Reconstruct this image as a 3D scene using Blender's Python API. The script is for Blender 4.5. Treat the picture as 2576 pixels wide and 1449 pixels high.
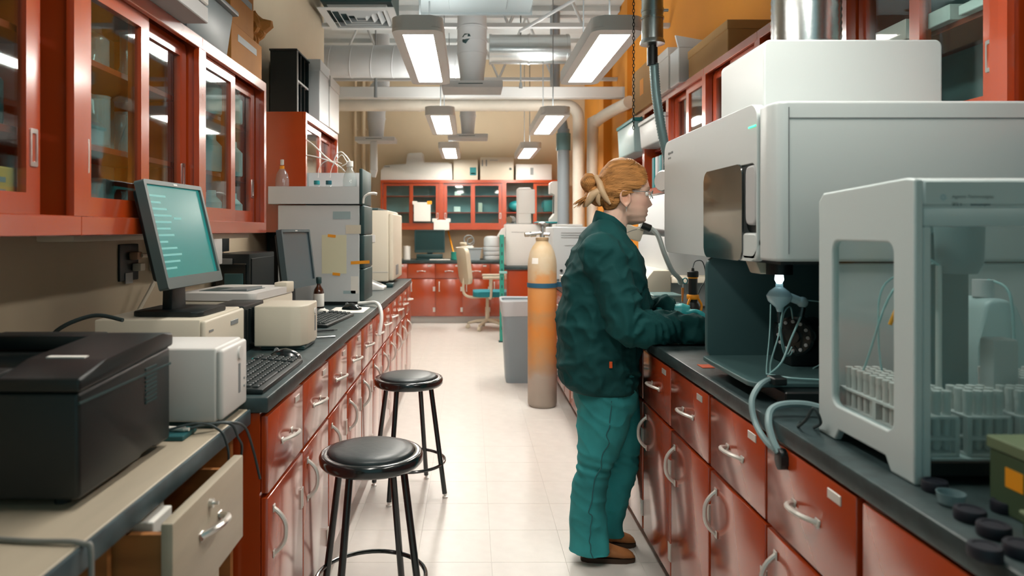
import bpy, bmesh, math, random
from mathutils import Vector, Matrix, noise
PI = math.pi
for o in list(bpy.data.objects):
    bpy.data.objects.remove(o, do_unlink=True)
SC = bpy.context.scene
COL = SC.collection
# ------------------------------------------------------------------ camera, world, exposure
F_PX, VPX, VPY, EYE = 1750.0, 1184.0, 578.0, 1.36      # focal length and vanishing point in the 2576x1449 frame
cam_d = bpy.data.cameras.new('camera')
cam = bpy.data.objects.new('camera', cam_d); COL.objects.link(cam)
cam.location = (0, 0, EYE); cam.rotation_euler = (PI/2, 0, 0)
cam_d.sensor_width = 36; cam_d.lens = 36*F_PX/2576
cam_d.shift_x = (1288-VPX)/2576; cam_d.shift_y = (VPY-724.5)/2576
cam_d.clip_start = 0.03
cam_d.dof.use_dof = True; cam_d.dof.focus_distance = 2.85; cam_d.dof.aperture_fstop = 3.2
SC.camera = cam
w = bpy.data.worlds.new('world'); SC.world = w; w.use_nodes = True
w.node_tree.nodes['Background'].inputs[0].default_value = (0.32, 0.60, 0.62, 1)
w.node_tree.nodes['Background'].inputs[1].default_value = 0.62
SC.view_settings.view_transform = 'Standard'; SC.view_settings.look = 'None'
SC.view_settings.exposure = 0.15; SC.view_settings.gamma = 1.0
SC.view_settings.use_curve_mapping = False
LAMP = 44.0

def at(px, py, Y):
    """the point that the photograph shows at this pixel if it lies at depth Y"""
    return Vector(((px-VPX)*Y/F_PX, Y, EYE-(py-VPY)*Y/F_PX))
# ------------------------------------------------------------------ materials
def lin(h):
    h = h.lstrip('#')
    v = [int(h[i:i+2], 16)/255 for i in (0, 2, 4)]
    return tuple(c/12.92 if c <= .04045 else ((c+.055)/1.055)**2.4 for c in v)
MATS = {}
def mat(name, col, rough=.5, metal=0, coat=0, var=None, bump=None, emit=None, alpha=None, spec=None, scale3=None, trans=0):
    """principled material; var=(scale, amount) mottles the colour, bump=(scale, strength) adds fine relief"""
    if name in MATS: return MATS[name]
    m = bpy.data.materials.new(name); m.use_nodes = True; MATS[name] = m
    nt = m.node_tree; p = nt.nodes['Principled BSDF']
    c = lin(col) if isinstance(col, str) else col
    p.inputs['Base Color'].default_value = (*c, 1)
    p.inputs['Roughness'].default_value = rough; p.inputs['Metallic'].default_value = metal
    if coat: p.inputs['Coat Weight'].default_value = coat; p.inputs['Coat IOR'].default_value = 1.65 if coat == 1 else 1.5; p.inputs['Coat Roughness'].default_value = .16 if coat == 1 else .08
    if spec is not None: p.inputs['Specular IOR Level'].default_value = spec
    if trans: p.inputs['Transmission Weight'].default_value = trans
    if alpha is not None: p.inputs['Alpha'].default_value = alpha
    if emit:
        p.inputs['Emission Color'].default_value = (*(lin(emit[0]) if isinstance(emit[0], str) else emit[0]), 1)
        p.inputs['Emission Strength'].default_value = emit[1]
    if var or bump:
        tc = nt.nodes.new('ShaderNodeTexCoord'); src = tc.outputs['Object']
        if scale3:
            mp = nt.nodes.new('ShaderNodeMapping'); mp.inputs['Scale'].default_value = scale3
            nt.links.new(src, mp.inputs[0]); src = mp.outputs[0]
    if var:
        n = nt.nodes.new('ShaderNodeTexNoise'); n.inputs['Scale'].default_value = var[0]; n.inputs['Detail'].default_value = 5
        nt.links.new(src, n.inputs['Vector'])
        r = nt.nodes.new('ShaderNodeValToRGB')
        lo = [max(0, x*(1-var[1])) for x in c]; hi = [min(1, x*(1+var[1])) for x in c]
        if len(var) > 2: lo = lin(var[2])
        r.color_ramp.elements[0].color = (*lo, 1); r.color_ramp.elements[1].color = (*hi, 1)
        r.color_ramp.elements[0].position = .32; r.color_ramp.elements[1].position = .68
        nt.links.new(n.outputs['Fac'], r.inputs[0]); nt.links.new(r.outputs[0], p.inputs['Base Color'])
    if bump:
        n = nt.nodes.new('ShaderNodeTexNoise'); n.inputs['Scale'].default_value = bump[0]; n.inputs['Detail'].default_value = 4
        nt.links.new(src, n.inputs['Vector'])
        b = nt.nodes.new('ShaderNodeBump'); b.inputs['Strength'].default_value = bump[1]; b.inputs['Distance'].default_value = .01
        nt.links.new(n.outputs['Fac'], b.inputs['Height']); nt.links.new(b.outputs[0], p.inputs['Normal'])
    return m
def pane_mat(name, tint, gloss=.05, ior=1.5, haze=None):
    """thin clear sheet: tinted see-through plus mirror gloss by the Fresnel law"""
    if name in MATS: return MATS[name]
    m = bpy.data.materials.new(name); m.use_nodes = True; MATS[name] = m
    nt = m.node_tree; nt.nodes.remove(nt.nodes['Principled BSDF'])
    out = nt.nodes['Material Output']
    t = nt.nodes.new('ShaderNodeBsdfTransparent'); t.inputs[0].default_value = (*tint, 1)
    g = nt.nodes.new('ShaderNodeBsdfGlossy'); g.inputs[0].default_value = (1, 1, 1, 1); g.inputs['Roughness'].default_value = gloss
    lw = nt.nodes.new('ShaderNodeLayerWeight'); lw.inputs['Blend'].default_value = .5       # 1 - cos, the same on both faces of the sheet
    pw = nt.nodes.new('ShaderNodeMath'); pw.operation = 'POWER'; pw.inputs[1].default_value = 5; nt.links.new(lw.outputs['Facing'], pw.inputs[0])
    f0 = ((ior-1)/(ior+1))**2
    f = nt.nodes.new('ShaderNodeMath'); f.operation = 'MULTIPLY_ADD'; f.inputs[1].default_value = 1-f0; f.inputs[2].default_value = f0; nt.links.new(pw.outputs[0], f.inputs[0])
    mx = nt.nodes.new('ShaderNodeMixShader')
    base = t.outputs[0]
    if haze:
        df = nt.nodes.new('ShaderNodeBsdfDiffuse'); df.inputs[0].default_value = (*haze[:3], 1)
        hz = nt.nodes.new('ShaderNodeMixShader'); hz.inputs[0].default_value = haze[3]
        nt.links.new(base, hz.inputs[1]); nt.links.new(df.outputs[0], hz.inputs[2]); base = hz.outputs[0]
    nt.links.new(f.outputs[0], mx.inputs[0]); nt.links.new(base, mx.inputs[1]); nt.links.new(g.outputs[0], mx.inputs[2])
    nt.links.new(mx.outputs[0], out.inputs[0])
    return m
RED = mat('red_lacquer', (.37, .045, .006), .25, coat=1, var=(1.3, .10), spec=.5)
REDIN = mat('red_wood_inside', (.26, .032, .010), .5, var=(3, .15))
EPOXY = mat('black_epoxy_top', (.030, .050, .052), .34, var=(22, .30), bump=(60, .05))
BLACK = mat('black_plastic', (.004, .0085, .009), .42, bump=(180, .04))
GLOSSBLK = mat('black_gloss_enamel', (.006, .011, .012), .2, coat=.4)
DTEAL = mat('dark_teal_plastic', (.012, .045, .047), .45)
WHITE = mat('white_plastic', (.62, .61, .585), .42, bump=(90, .02))
CREAM = mat('cream_plastic', (.62, .57, .46), .48, bump=(90, .02))
GREYW = mat('cool_white_enamel', (.56, .59, .60), .38)
GREY = mat('mid_grey_plastic', (.20, .22, .225), .45)
LGREY = mat('light_grey_paint', (.42, .43, .43), .5)
CHROME = mat('brushed_chrome', (.68, .67, .64), .28, 1, bump=(40, .03))
HANDLE = mat('pale_cast_metal', (.62, .60, .55), .36, .35)
STEEL = mat('satin_steel', (.52, .54, .54), .25, 1, bump=(30, .04))
GALV = mat('galvanised_steel', (.50, .54, .54), .33, 1, var=(9, .2))
DUCT = mat('painted_duct', (.52, .535, .54), .6, var=(2, .06))
PIPE = mat('cream_pipe_lagging', (.66, .61, .52), .65, var=(4, .08), bump=(20, .08))
PAPER = mat('white_paper', (.74, .72, .67), .8)
CARD = mat('brown_cardboard', (.45, .19, .035), .75, var=(3, .15), bump=(30, .05))
TEALP = mat('teal_plastic', (.01, .22, .24), .4)
GREENP = mat('green_enamel', (.02, .27, .21), .4)
RUBBER = mat('black_rubber', (.008, .014, .014), .7)
WOODD = mat('desk_laminate', (.42, .36, .27), .45, var=(2.5, .10), scale3=(6, 1, 6))
WOODO = mat('orange_wood_side', (.33, .13, .035), .5, var=(3, .2), scale3=(1, 1, 8))
GLASS = pane_mat('cabinet_glass', (.84, .94, .94), .03, 1.5)
CLEAR2 = pane_mat('clear_window_sheet', (.90, .96, .96), .08, 1.25)
CLEAR = pane_mat('clear_plastic', (.86, .92, .92), .12, 1.35, haze=(.55, .68, .68, .16))
TUBING = mat('clear_tubing', (.50, .62, .62), .25, alpha=.75)
WTUBE = mat('white_tubing', (.74, .74, .71), .35)
ORANGE = mat('orange_tape', (.85, .33, .01), .5)
# ------------------------------------------------------------------ mesh builder
class B:
    def __init__(s): s.bm = bmesh.new()
    def box(s, a, b, bev=0, seg=2, m=None):
        a, b = Vector(a), Vector(b); c = (a+b)/2; d = b-a
        M = Matrix.Translation(c) @ Matrix.Diagonal((abs(d.x), abs(d.y), abs(d.z), 1))
        if m is not None: M = m @ M
        v = bmesh.ops.create_cube(s.bm, size=1, matrix=M)['verts']
        if bev:
            e = list({x for q in v for x in q.link_edges})
            bmesh.ops.bevel(s.bm, geom=e, offset=bev, segments=seg, profile=.5, affect='EDGES', clamp_overlap=True)
        return s
    def ring(s, c, u, v, r, n, r2=None):
        return [s.bm.verts.new(c + u*(r*math.cos(2*PI*i/n)) + v*((r2 or r)*math.sin(2*PI*i/n))) for i in range(n)]
    def skin(s, rings, caps=True, closed=False):
        n = len(rings[0]); L = list(rings)+([rings[0]] if closed else [])
        for A, C in zip(L, L[1:]):
            for i in range(n):
                s.bm.faces.new((A[i], A[(i+1) % n], C[(i+1) % n], C[i]))
        if caps and not closed:
            s.bm.faces.new(rings[0][::-1]); s.bm.faces.new(rings[-1])
    def cyl(s, p, q, r, r2=None, n=24, cap=True):
        p, q = Vector(p), Vector(q); d = (q-p).normalized()
        u = d.orthogonal().normalized(); v = d.cross(u)
        s.skin([s.ring(p, u, v, r, n), s.ring(q, u, v, r if r2 is None else r2, n)], cap); return s
    def lathe(s, prof, o=(0, 0, 0), n=28, axis=(0, 0, 1)):
        """prof: (radius, distance along the axis) pairs"""
        o = Vector(o); d = Vector(axis).normalized(); u = d.orthogonal().normalized()
        if abs(d.z) > .99: u = Vector((1, 0, 0))
        v = d.cross(u)
        s.skin([s.ring(o+d*h, u, v, max(r, 1e-4), n) for r, h in prof]); return s
    def tube(s, pts, r, n=8, closed=False, sm=0):
        P = [Vector(p) for p in pts]
        if sm: P = spline(P, sm, closed)
        R = []; u = None; N = len(P)
        for i, p in enumerate(P):
            if closed: d = (P[(i+1) % N]-P[i-1]).normalized()
            else: d = (P[min(i+1, N-1)]-P[max(i-1, 0)]).normalized()
            if u is None: u = d.orthogonal().normalized()
            u = (u-d*u.dot(d)).normalized(); v = d.cross(u)
            R.append(s.ring(p, u, v, r[i] if isinstance(r, (list, tuple)) else r, n))
        s.skin(R, True, closed); return s
    def sphere(s, c, r, n=16, sc=(1, 1, 1)):
        bmesh.ops.create_uvsphere(s.bm, u_segments=n, v_segments=max(6, n//2), radius=1,
            matrix=Matrix.Translation(Vector(c)) @ Matrix.Diagonal((r*sc[0], r*sc[1], r*sc[2], 1))); return s
    def prism(s, poly, ax, a, b, bev=0, seg=2, holes=()):
        """poly in the plane normal to ax ('x': (y,z), 'y': (x,z), 'z': (x,y)), extruded from a to b"""
        def P(q, t): return {'x': (t, q[0], q[1]), 'y': (q[0], t, q[1]), 'z': (q[0], q[1], t)}[ax]
        if holes:
            loops = [poly]+list(holes); ea = []
            for L in loops:
                va = [s.bm.verts.new(P(q, a)) for q in L]
                ea += [s.bm.edges.new((va[i], va[(i+1) % len(va)])) for i in range(len(va))]
            f = [x for x in bmesh.ops.triangle_fill(s.bm, edges=ea, use_beauty=True)['geom'] if isinstance(x, bmesh.types.BMFace)]
            ex = bmesh.ops.extrude_face_region(s.bm, geom=f)
            d = Vector(P((0, 0), b))-Vector(P((0, 0), a))
            bmesh.ops.translate(s.bm, vec=d, verts=[x for x in ex['geom'] if isinstance(x, bmesh.types.BMVert)])
            return s
        va = [s.bm.verts.new(P(q, a)) for q in poly]; vb = [s.bm.verts.new(P(q, b)) for q in poly]
        n = len(poly); s.bm.faces.new(va[::-1]); s.bm.faces.new(vb)
        for i in range(n): s.bm.faces.new((va[i], va[(i+1) % n], vb[(i+1) % n], vb[i]))
        if bev:
            e = list({x for q in va+vb for x in q.link_edges})
            bmesh.ops.bevel(s.bm, geom=e, offset=bev, segments=seg, profile=.5, affect='EDGES', clamp_overlap=True)
        return s
    def xf(s, M): bmesh.ops.transform(s.bm, matrix=M, verts=s.bm.verts); return s
    def mesh(s, name, ang=35, inv=None):
        bmesh.ops.recalc_face_normals(s.bm, faces=s.bm.faces)
        if inv is not None: bmesh.ops.transform(s.bm, matrix=inv, verts=s.bm.verts)
        me = bpy.data.meshes.new(name); s.bm.to_mesh(me); s.bm.free()
        me.polygons.foreach_set('use_smooth', [True]*len(me.polygons))
        me.set_sharp_from_angle(angle=math.radians(ang)); return me
def spline(P, k, closed=False):
    out = []; N = len(P)
    for i in range(N if closed else N-1):
        g = (lambda j: P[j % N]) if closed else (lambda j: P[min(max(j, 0), N-1)])
        a, b, c, d = g(i-1), g(i), g(i+1), g(i+2)
        for j in range(k):
            t = j/k
            out.append(.5*((2*b)+(c-a)*t+(2*a-5*b+4*c-d)*t*t+(3*b-a-3*c+d)*t**3))
    if not closed: out.append(P[-1])
    return out
def rrect(x0, y0, x1, y1, r, n=6):
    out = []
    for cx, cy, a in ((x1-r, y1-r, 0), (x0+r, y1-r, 90), (x0+r, y0+r, 180), (x1-r, y0+r, 270)):
        out += [(cx+r*math.cos(math.radians(a+90*i/n)), cy+r*math.sin(math.radians(a+90*i/n))) for i in range(n+1)]
    return out
WM = {}
def tag(o, label=None, cat=None, group=None, kind=None):
    for k, v in (('label', label), ('category', cat), ('group', group), ('kind', kind)):
        if v: o[k] = v
    return o
def thing(name, label, cat, loc=(0, 0, 0), rz=0, group=None):
    o = bpy.data.objects.new(name, None); COL.objects.link(o)
    o.location = loc; o.rotation_euler = (0, 0, rz); o.empty_display_size = .05
    WM[o.name] = Matrix.Translation(Vector(loc)) @ Matrix.Rotation(rz, 4, 'Z')
    return tag(o, label, cat, group)
def obj(name, b, m, parent=None, label=None, local=False, ang=35):
    """link a builder as one mesh; its coordinates are world ones unless local"""
    inv = None if (parent is None or local) else WM[parent.name].inverted()
    o = bpy.data.objects.new(name, b.mesh(name, ang, inv)); COL.objects.link(o)
    if m: o.data.materials.append(m)
    if parent: o.parent = parent; WM[o.name] = WM[parent.name]
    else: WM[o.name] = Matrix()
    if label: o['label'] = label
    return o
def solo(name, b, m, label, cat, group=None, base=None):
    """a thing that is one mesh; its origin goes to base"""
    o = obj(name, b, m)
    if base is None:
        vs = [v.co for v in o.data.vertices]
        base = Vector(((min(v.x for v in vs)+max(v.x for v in vs))/2, (min(v.y for v in vs)+max(v.y for v in vs))/2, min(v.z for v in vs)))
    o.data.transform(Matrix.Translation(-Vector(base))); o.location = base
    WM[o.name] = Matrix.Translation(Vector(base))
    return tag(o, label, cat, group)
def struct(name, b, m, parent=None):
    o = obj(name, b, m, parent)
    if not parent: o['kind'] = 'structure'
    return o
def dup(root, loc, rz=None, label=None, group=None):
    def cp(o, par):
        c = o.copy(); COL.objects.link(c); c.parent = par
        for ch in o.children: cp(ch, c)
        return c
    r = cp(root, None); r.location = loc
    if rz is not None: r.rotation_euler = (0, 0, rz)
    WM[r.name] = Matrix.Translation(Vector(loc)) @ Matrix.Rotation(r.rotation_euler.z, 4, 'Z')
    if label: r['label'] = label
    if group: r['group'] = group
    return r
def text(name, s, size, loc, rot, m, parent, align='LEFT'):
    c = bpy.data.curves.new(name, 'FONT'); c.body = s; c.size = size; c.extrude = .0004; c.align_x = align
    tmp = bpy.data.objects.new('tmp', c); COL.objects.link(tmp)
    dg = bpy.context.evaluated_depsgraph_get()
    me = bpy.data.meshes.new_from_object(tmp.evaluated_get(dg)); me.name = name
    bpy.data.objects.remove(tmp, do_unlink=True); bpy.data.curves.remove(c)
    me.materials.clear(); me.materials.append(m)
    o = bpy.data.objects.new(name, me); COL.objects.link(o)
    M = Matrix.Translation(Vector(loc)) @ rot.to_4x4()
    if parent: o.parent = parent; M = WM[parent.name].inverted() @ M
    o.matrix_local = M
    return o
FACE_AISLE_L = Matrix(((0, 0, 1), (1, 0, 0), (0, 1, 0)))      # lettering that faces +x
FACE_AISLE_R = Matrix(((0, 0, -1), (-1, 0, 0), (0, 1, 0)))    # faces -x
FACE_CAM = Matrix(((1, 0, 0), (0, 0, -1), (0, 1, 0)))         # faces -y
LIE = Matrix(((1, 0, 0), (0, 1, 0), (0, 0, 1)))
# ------------------------------------------------------------------ the setting
XL, XR, YB, ZC = -1.32, 1.77, 10.8, 4.0
WALLC = mat('beige_wall_paint', (.52, .435, .31), .75, var=(1.5, .05))
WALLB = mat('yellow_cream_wall_paint', (.66, .54, .37), .75, var=(1.2, .06))
WALLO = mat('orange_wall_paint', (.62, .235, .015), .7, var=(1.2, .08))
CEILM = mat('grey_ceiling_deck', (.52, .56, .56), .8, var=(2, .1))
FLOORT = mat('cream_vinyl_tile', (.68, .655, .61), .33, var=(14, .035))
GROUT = mat('floor_joint', (.60, .575, .53), .5)
KICK = mat('pale_grey_kick', (.48, .48, .46), .55)
fl = struct('floor', B().box((-2.6, -1.5, -.05), (1.95, 11, -.002)), GROUT)
t0 = None; T = .305
for i in range(-3, 4):
    for j in range(-1, 36):
        x0 = .085+i*T; y0 = .1+j*T
        if (x0 < -1 or x0 > .72) and y0 < 6.0: continue
        if i > 2 and y0 > 8.3: continue
        if x0+T < -.75 and y0 < 6.2: continue
        if y0 > 10.15: continue
        if t0 is None:
            t0 = obj('tile', B().box((.0008, .0008, -.004), (T-.0008, T-.0008, 0), .0006, 1), FLOORT, fl, local=True); t = t0
        else:
            t = t0.copy(); COL.objects.link(t)
        t.location = (x0, y0, 0)
struct('wall_left', B().box((XL-.15, -1.5, 0), (XL, 6.26, ZC)), WALLC)
struct('wall_left_return', B().box((-2.45, 6.11, 0), (XL-.15, 6.26, ZC)), WALLC)
struct('wall_left_far', B().box((-2.6, 6.11, 0), (-2.45, YB, ZC)), WALLC)
struct('wall_back', B().box((-2.6, YB, 0), (1.92, YB+.15, ZC)), WALLB)
struct('wall_right', B().box((XR, -1.5, 0), (XR+.15, YB, ZC)), WALLO)
struct('ceiling', B().box((-2.6, -1.5, ZC), (1.92, YB+.15, ZC+.1)), CEILM)
struct('trim_1', B().box((XR-.06, 7.6, 0), (XR, 7.72, ZC)), WALLO)
struct('trim_2', B().box((XR-.10, 8.75, 0), (XR, 9.05, ZC)), WALLO)
# grey backsplash sheet under the wall cupboards on the right side
struct('trim_3', B().box((XR-.012, .3, .915), (XR, 6.9, 1.64)), mat('pale_grey_sheet', (.50, .52, .51), .5))
# conduits down the back wall
for k, (px, r) in enumerate(((893, .022), (914, .030), (931, .018))):
    p = at(px, 0, 10.72)
    b = B().cyl((p.x, 10.74, .0), (p.x, 10.74, ZC-.001), r, n=14)
    for z in (.9, 1.9, 2.9): b.box((p.x-r-.012, 10.735, z), (p.x+r+.012, YB-.0005, z+.025))
    solo('conduit', b, WALLB, 'thin vertical conduit on the back wall, %s of three beside the wall cabinets' % ('leftmost', 'thick middle one', 'rightmost')[k], 'conduit', 'conduits on the back wall')
# ------------------------------------------------------------------ base cabinets
def bow(L, out, r, horiz=True, w=1.0):
    """bow handle: u along, v outward, plates at the ends"""
    b = B(); pts = []
    for i in range(15):
        t = -1+2*i/14; q = out*(1-abs(t)**2.6)
        pts.append((t*L/2, q, 0))
    b.tube(pts, r, 8)
    for sgn in (-1, 1): b.box((sgn*L/2-.011, 0, -.009), (sgn*L/2+.011, .004, .009), .002, 1)
    return b
def proto_base(wd, flip):
    """a base cabinet unit: two drawers over two doors; u along, v outward (the face at v=0), z up; hinges on the far or near side"""
    U = thing('base_cabinet', 'x', 'cabinet')
    D = .60
    b = B().box((0, -D, .10), (wd, -.001, .872)); obj('carcass', b, RED, U, local=True)
    obj('toe_kick', B().box((.0, -D, 0), (wd, -.055, .10)), KICK, U, local=True)
    for k in range(2):
        a0 = .008+k*wd/2; a1 = (k+1)*wd/2-.008+(.004 if k == 0 else 0)
        d = obj('drawer_front', B().box((a0, 0, .655), (a1, .019, .862), .003, 2), RED, U, local=True)
        h = bow(.105, .036, .0055); h.xf(Matrix.Translation(((a0+a1)/2, .019, .755)) @ Matrix.Rotation(.25, 4, 'X'))
        obj('handle', h, HANDLE, d, local=True)
        obj('label_holder', B().box((a0+.05, .019, .825), (a0+.10, .0215, .845), .001, 1), HANDLE, d, local=True)
        d = obj('door', B().box((a0, 0, .112), (a1, .019, .643), .003, 2), RED, U, local=True)
        hx = a1-.05 if flip else a0+.05
        h = bow(.125, .034, .0065); h.xf(Matrix.Translation((hx, .019, .535)) @ Matrix.Rotation(PI/2, 4, 'Y'))
        obj('handle', h, HANDLE, d, local=True)
        gx = a0+.010 if flip else a1-.010
        for z in (.20, .50):
            g = B().cyl((gx, .014, z-.032), (gx, .014, z+.032), .008, n=10).box((gx-.016, .0, z-.032), (gx+.016, .0205, z+.032), .001, 1)
            obj('hinge', g, HANDLE, d, local=True)
    return U
# v outward maps: left bench faces +x, right bench faces -x, back bench faces -y.  A rotation only, so no mirrored copies.
UW = .80
pl = proto_base(UW, True)      # seen from the aisle u runs left to right
pl_used = False
LEFT_FACE, RIGHT_FACE, BACK_FACE = -.560, .735, 10.12
ORD = ['nearest the camera', 'second from the near end', 'third from the near end', 'fourth from the near end', 'fifth from the near end', 'sixth from the near end', 'at the far end']
def put_base(loc, rz, label, group):
    global pl_used
    if not pl_used:
        pl_used = True; pl.location = loc; pl.rotation_euler = (0, 0, rz); pl['label'] = label; pl['group'] = group; return pl
    return dup(pl, loc, rz, label, group)
# u=+x, v=+y in the prototype.  Left bench: outward +x -> rotate -90deg: u -> -y, so place at the far corner.
y = 1.85
Lw = [.80]*5+[.47]
for k in range(5):
    y0 = 1.85+.80*k
    put_base((LEFT_FACE, y0+.80, 0), -PI/2, 'glossy red base cabinet under the left worktop, %s' % ORD[k], 'base cabinets of the left bench')
# narrow closing cabinet at the far end
U = thing('base_cabinet', 'narrow red base cabinet closing the far end of the left bench', 'cabinet', (LEFT_FACE, 5.85, 0), 0, 'base cabinets of the left bench')
obj('carcass', B().box((LEFT_FACE-.60, 5.852, .10), (LEFT_FACE-.001, 6.30, .872)), RED, U)
obj('toe_kick', B().box((LEFT_FACE-.60, 5.852, 0), (LEFT_FACE-.055, 6.30, .10)), KICK, U)
for k, (z0, z1) in enumerate(((.655, .862), (.112, .643))):
    d = obj('drawer_front' if k == 0 else 'door', B().box((LEFT_FACE, 5.86, z0), (LEFT_FACE+.019, 6.292, z1), .003), RED, U)
    h = bow(.115, .036, .006)
    R = Matrix.Rotation(-PI/2, 4, 'Z') if k == 0 else Matrix.Rotation(-PI/2, 4, 'Z') @ Matrix.Rotation(PI/2, 4, 'Y')
    h.xf(Matrix.Translation((LEFT_FACE+.019, 6.07 if k == 0 else 5.92, .755 if k == 0 else .535)) @ R)
    obj('handle', h, HANDLE, d)
# right bench: outward -x -> rotate +90deg: u -> +y
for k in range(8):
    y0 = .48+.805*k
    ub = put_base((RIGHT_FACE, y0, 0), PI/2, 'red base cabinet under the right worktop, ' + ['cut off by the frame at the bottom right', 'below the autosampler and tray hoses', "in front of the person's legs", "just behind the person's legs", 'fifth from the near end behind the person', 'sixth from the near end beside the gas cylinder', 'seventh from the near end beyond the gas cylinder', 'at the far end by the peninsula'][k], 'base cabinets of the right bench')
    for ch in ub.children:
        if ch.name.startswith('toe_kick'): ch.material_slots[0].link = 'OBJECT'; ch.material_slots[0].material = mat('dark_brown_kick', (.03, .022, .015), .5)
# back bench: outward -y -> rotate 180deg: u -> -x
for k in range(3):
    x1 = -1.314+.80*(k+1)
    put_base((x1, BACK_FACE, 0), PI, 'red base cabinet on the back wall, ' + ('left of the chair', 'behind the office chair', 'behind the peninsula')[k], 'base cabinets of the back bench')
# ------------------------------------------------------------------ worktops
def worktop(name, a, c, label):
    b = B().box(a, c, .006, 2); return solo(name, b, EPOXY, label, 'worktop')
worktop('worktop', (XL+.002, 1.845, .873), (-.538, 6.33, .915), 'long black epoxy worktop of the left bench')
worktop('worktop', (.708, .30, .873), (XR-.014, 6.92, .915), 'black epoxy worktop of the right bench under the white instruments')
worktop('worktop', (-1.40, 10.09, .873), (1.30, YB-.002, .915), 'black worktop along the back wall with the small monitor')
# ------------------------------------------------------------------ wall cabinets with sliding glass doors
def upper(label, group, org, rz, wd, z0, z1, dep, doors=((0, 'f'), (1, 'r')), shelves=2, name='wall_cabinet', slide=(0, 0)):
    """u along, v outward with the face at v=0"""
    U = thing(name, label, 'cabinet', org, rz, group)
    t = .022
    b = B()
    b.box((0, -dep, z0), (t, -.02, z1)); b.box((wd-t, -dep, z0), (wd, -.02, z1))
    b.box((t, -dep, z1-t), (wd-t, -.02, z1)); b.box((t, -dep, z0), (wd-t, -.02, z0+t))
    obj('carcass', b, RED, U, local=True)
    obj('back_panel', B().box((t, -dep, z0+t), (wd-t, -dep+.012, z1-t)), mat('pale_teal_brightener', (.30, .46, .46), .6), U, local=True)  # pale teal backing added to brighten the dark cabinet interior
    fz0, fz1 = z0+.050, z1-.045
    b = B()
    b.box((0, -.0199, z0), (wd, 0, fz0), .002, 1); b.box((0, -.0199, fz1), (wd, 0, z1), .002, 1)
    b.box((0, -.0199, fz0), (.032, -.0005, fz1)); b.box((wd-.032, -.0199, fz0), (wd, -.0005, fz1))
    obj('face_frame', b, RED, U, local=True)
    for k in range(shelves):
        z = z0+(k+1)*(z1-z0)/(shelves+1)
        obj('shelf', B().box((t+.001, -dep+.013, z), (wd-t-.001, -.09, z+.018), .001, 1), REDIN, U, local=True)
    half = (wd-.064)/2+.018
    for (k, tr), sl in zip(doors, slide):
        u0 = .033+sl if k == 0 else wd-.033-half+sl
        v1 = -.022 if tr == 'f' else -.048
        f = .052
        b = B()
        b.prism([(u0, fz0-.008), (u0+half, fz0-.008), (u0+half, fz1+.006), (u0, fz1+.006)], 'y', v1-.022, v1,
                holes=[[(u0+f, fz0+f), (u0+half-f, fz0+f), (u0+half-f, fz1-f+.01), (u0+f, fz1-f+.01)]])
        d = obj('door', b, RED, U, local=True)
        obj('pane', B().box((u0+f-.004, v1-.014, fz0+f-.004), (u0+half-f+.004, v1-.010, fz1-f+.014)), GLASS, d, local=True)
        pu = u0+.026 if k == 0 else u0+half-.026
        pz = fz0+.16
        g = B().prism(rrect(pu-.014, pz-.045, pu+.014, pz+.045, .004, 3), 'y', v1, v1+.003, holes=[rrect(pu-.008, pz-.034, pu+.008, pz+.034, .003, 3)])
        g.box((pu-.008, v1-.012, pz-.034), (pu+.008, v1-.010, pz+.034))
        obj('pull', g, CHROME, d, local=True)
    return U
UFX = -.99
ZL0, ZL1 = 1.345, 2.07
# left run: outward +x, u -> -y
for k, (ya, lab) in enumerate(((.97, 'red wall cabinet with sliding glass doors, cut off by the left frame edge'), (1.77, 'red wall cabinet with glassware behind sliding doors, above the teal monitor'), (2.57, 'red wall cabinet with pale bottles behind sliding doors, end of the left row'))):
    upper(lab, 'wall cabinets on the left wall', (UFX, ya+.80, 0), -PI/2, .80, ZL0, ZL1, UFX-XL-.002, doors=((0, 'r'), (1, 'f')), slide=(.06 if k == 0 else 0, 0))
upper('red wall cabinet standing apart behind the tall white analyser stack', 'wall cabinets on the left wall', (UFX, 5.19, 0), -PI/2, 1.01, ZL0, ZL1, UFX-XL-.002, doors=((0, 'r'), (1, 'f')))
# right run: outward -x, u -> +y
RFX, ZR0, ZR1 = 1.44, 1.64, 2.36
rl = ['in the top right corner', 'behind the exhaust hood of the big instrument', 'third from the near end above the spectrometer', 'beside the corrugated snorkel hose']
for k in range(4):
    upper('dark red wall cabinet on the orange wall, ' + rl[k], 'wall cabinets on the right wall', (RFX, 1.90+.80*k, 0), PI/2, .80, ZR0, ZR1, XR-RFX-.002, shelves=1)
upper('open red wall cabinet holding binders and a white tub', 'wall cabinets on the right wall', (RFX, 5.10, 0), PI/2, .70, ZR0, ZR1, XR-RFX-.002, doors=(), slide=(), shelves=1)
upper('open red wall cabinet at the far end holding a teal-lidded tub', 'wall cabinets on the right wall', (RFX, 5.80, 0), PI/2, .76, ZR0, ZR1, XR-RFX-.002, doors=(), slide=(), shelves=1)
upper('dark red wall cabinet on the orange wall, mostly outside the frame at the top right', 'wall cabinets on the right wall', (RFX, 1.10, 0), PI/2, .80, ZR0, ZR1, XR-RFX-.002, shelves=1)
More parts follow.
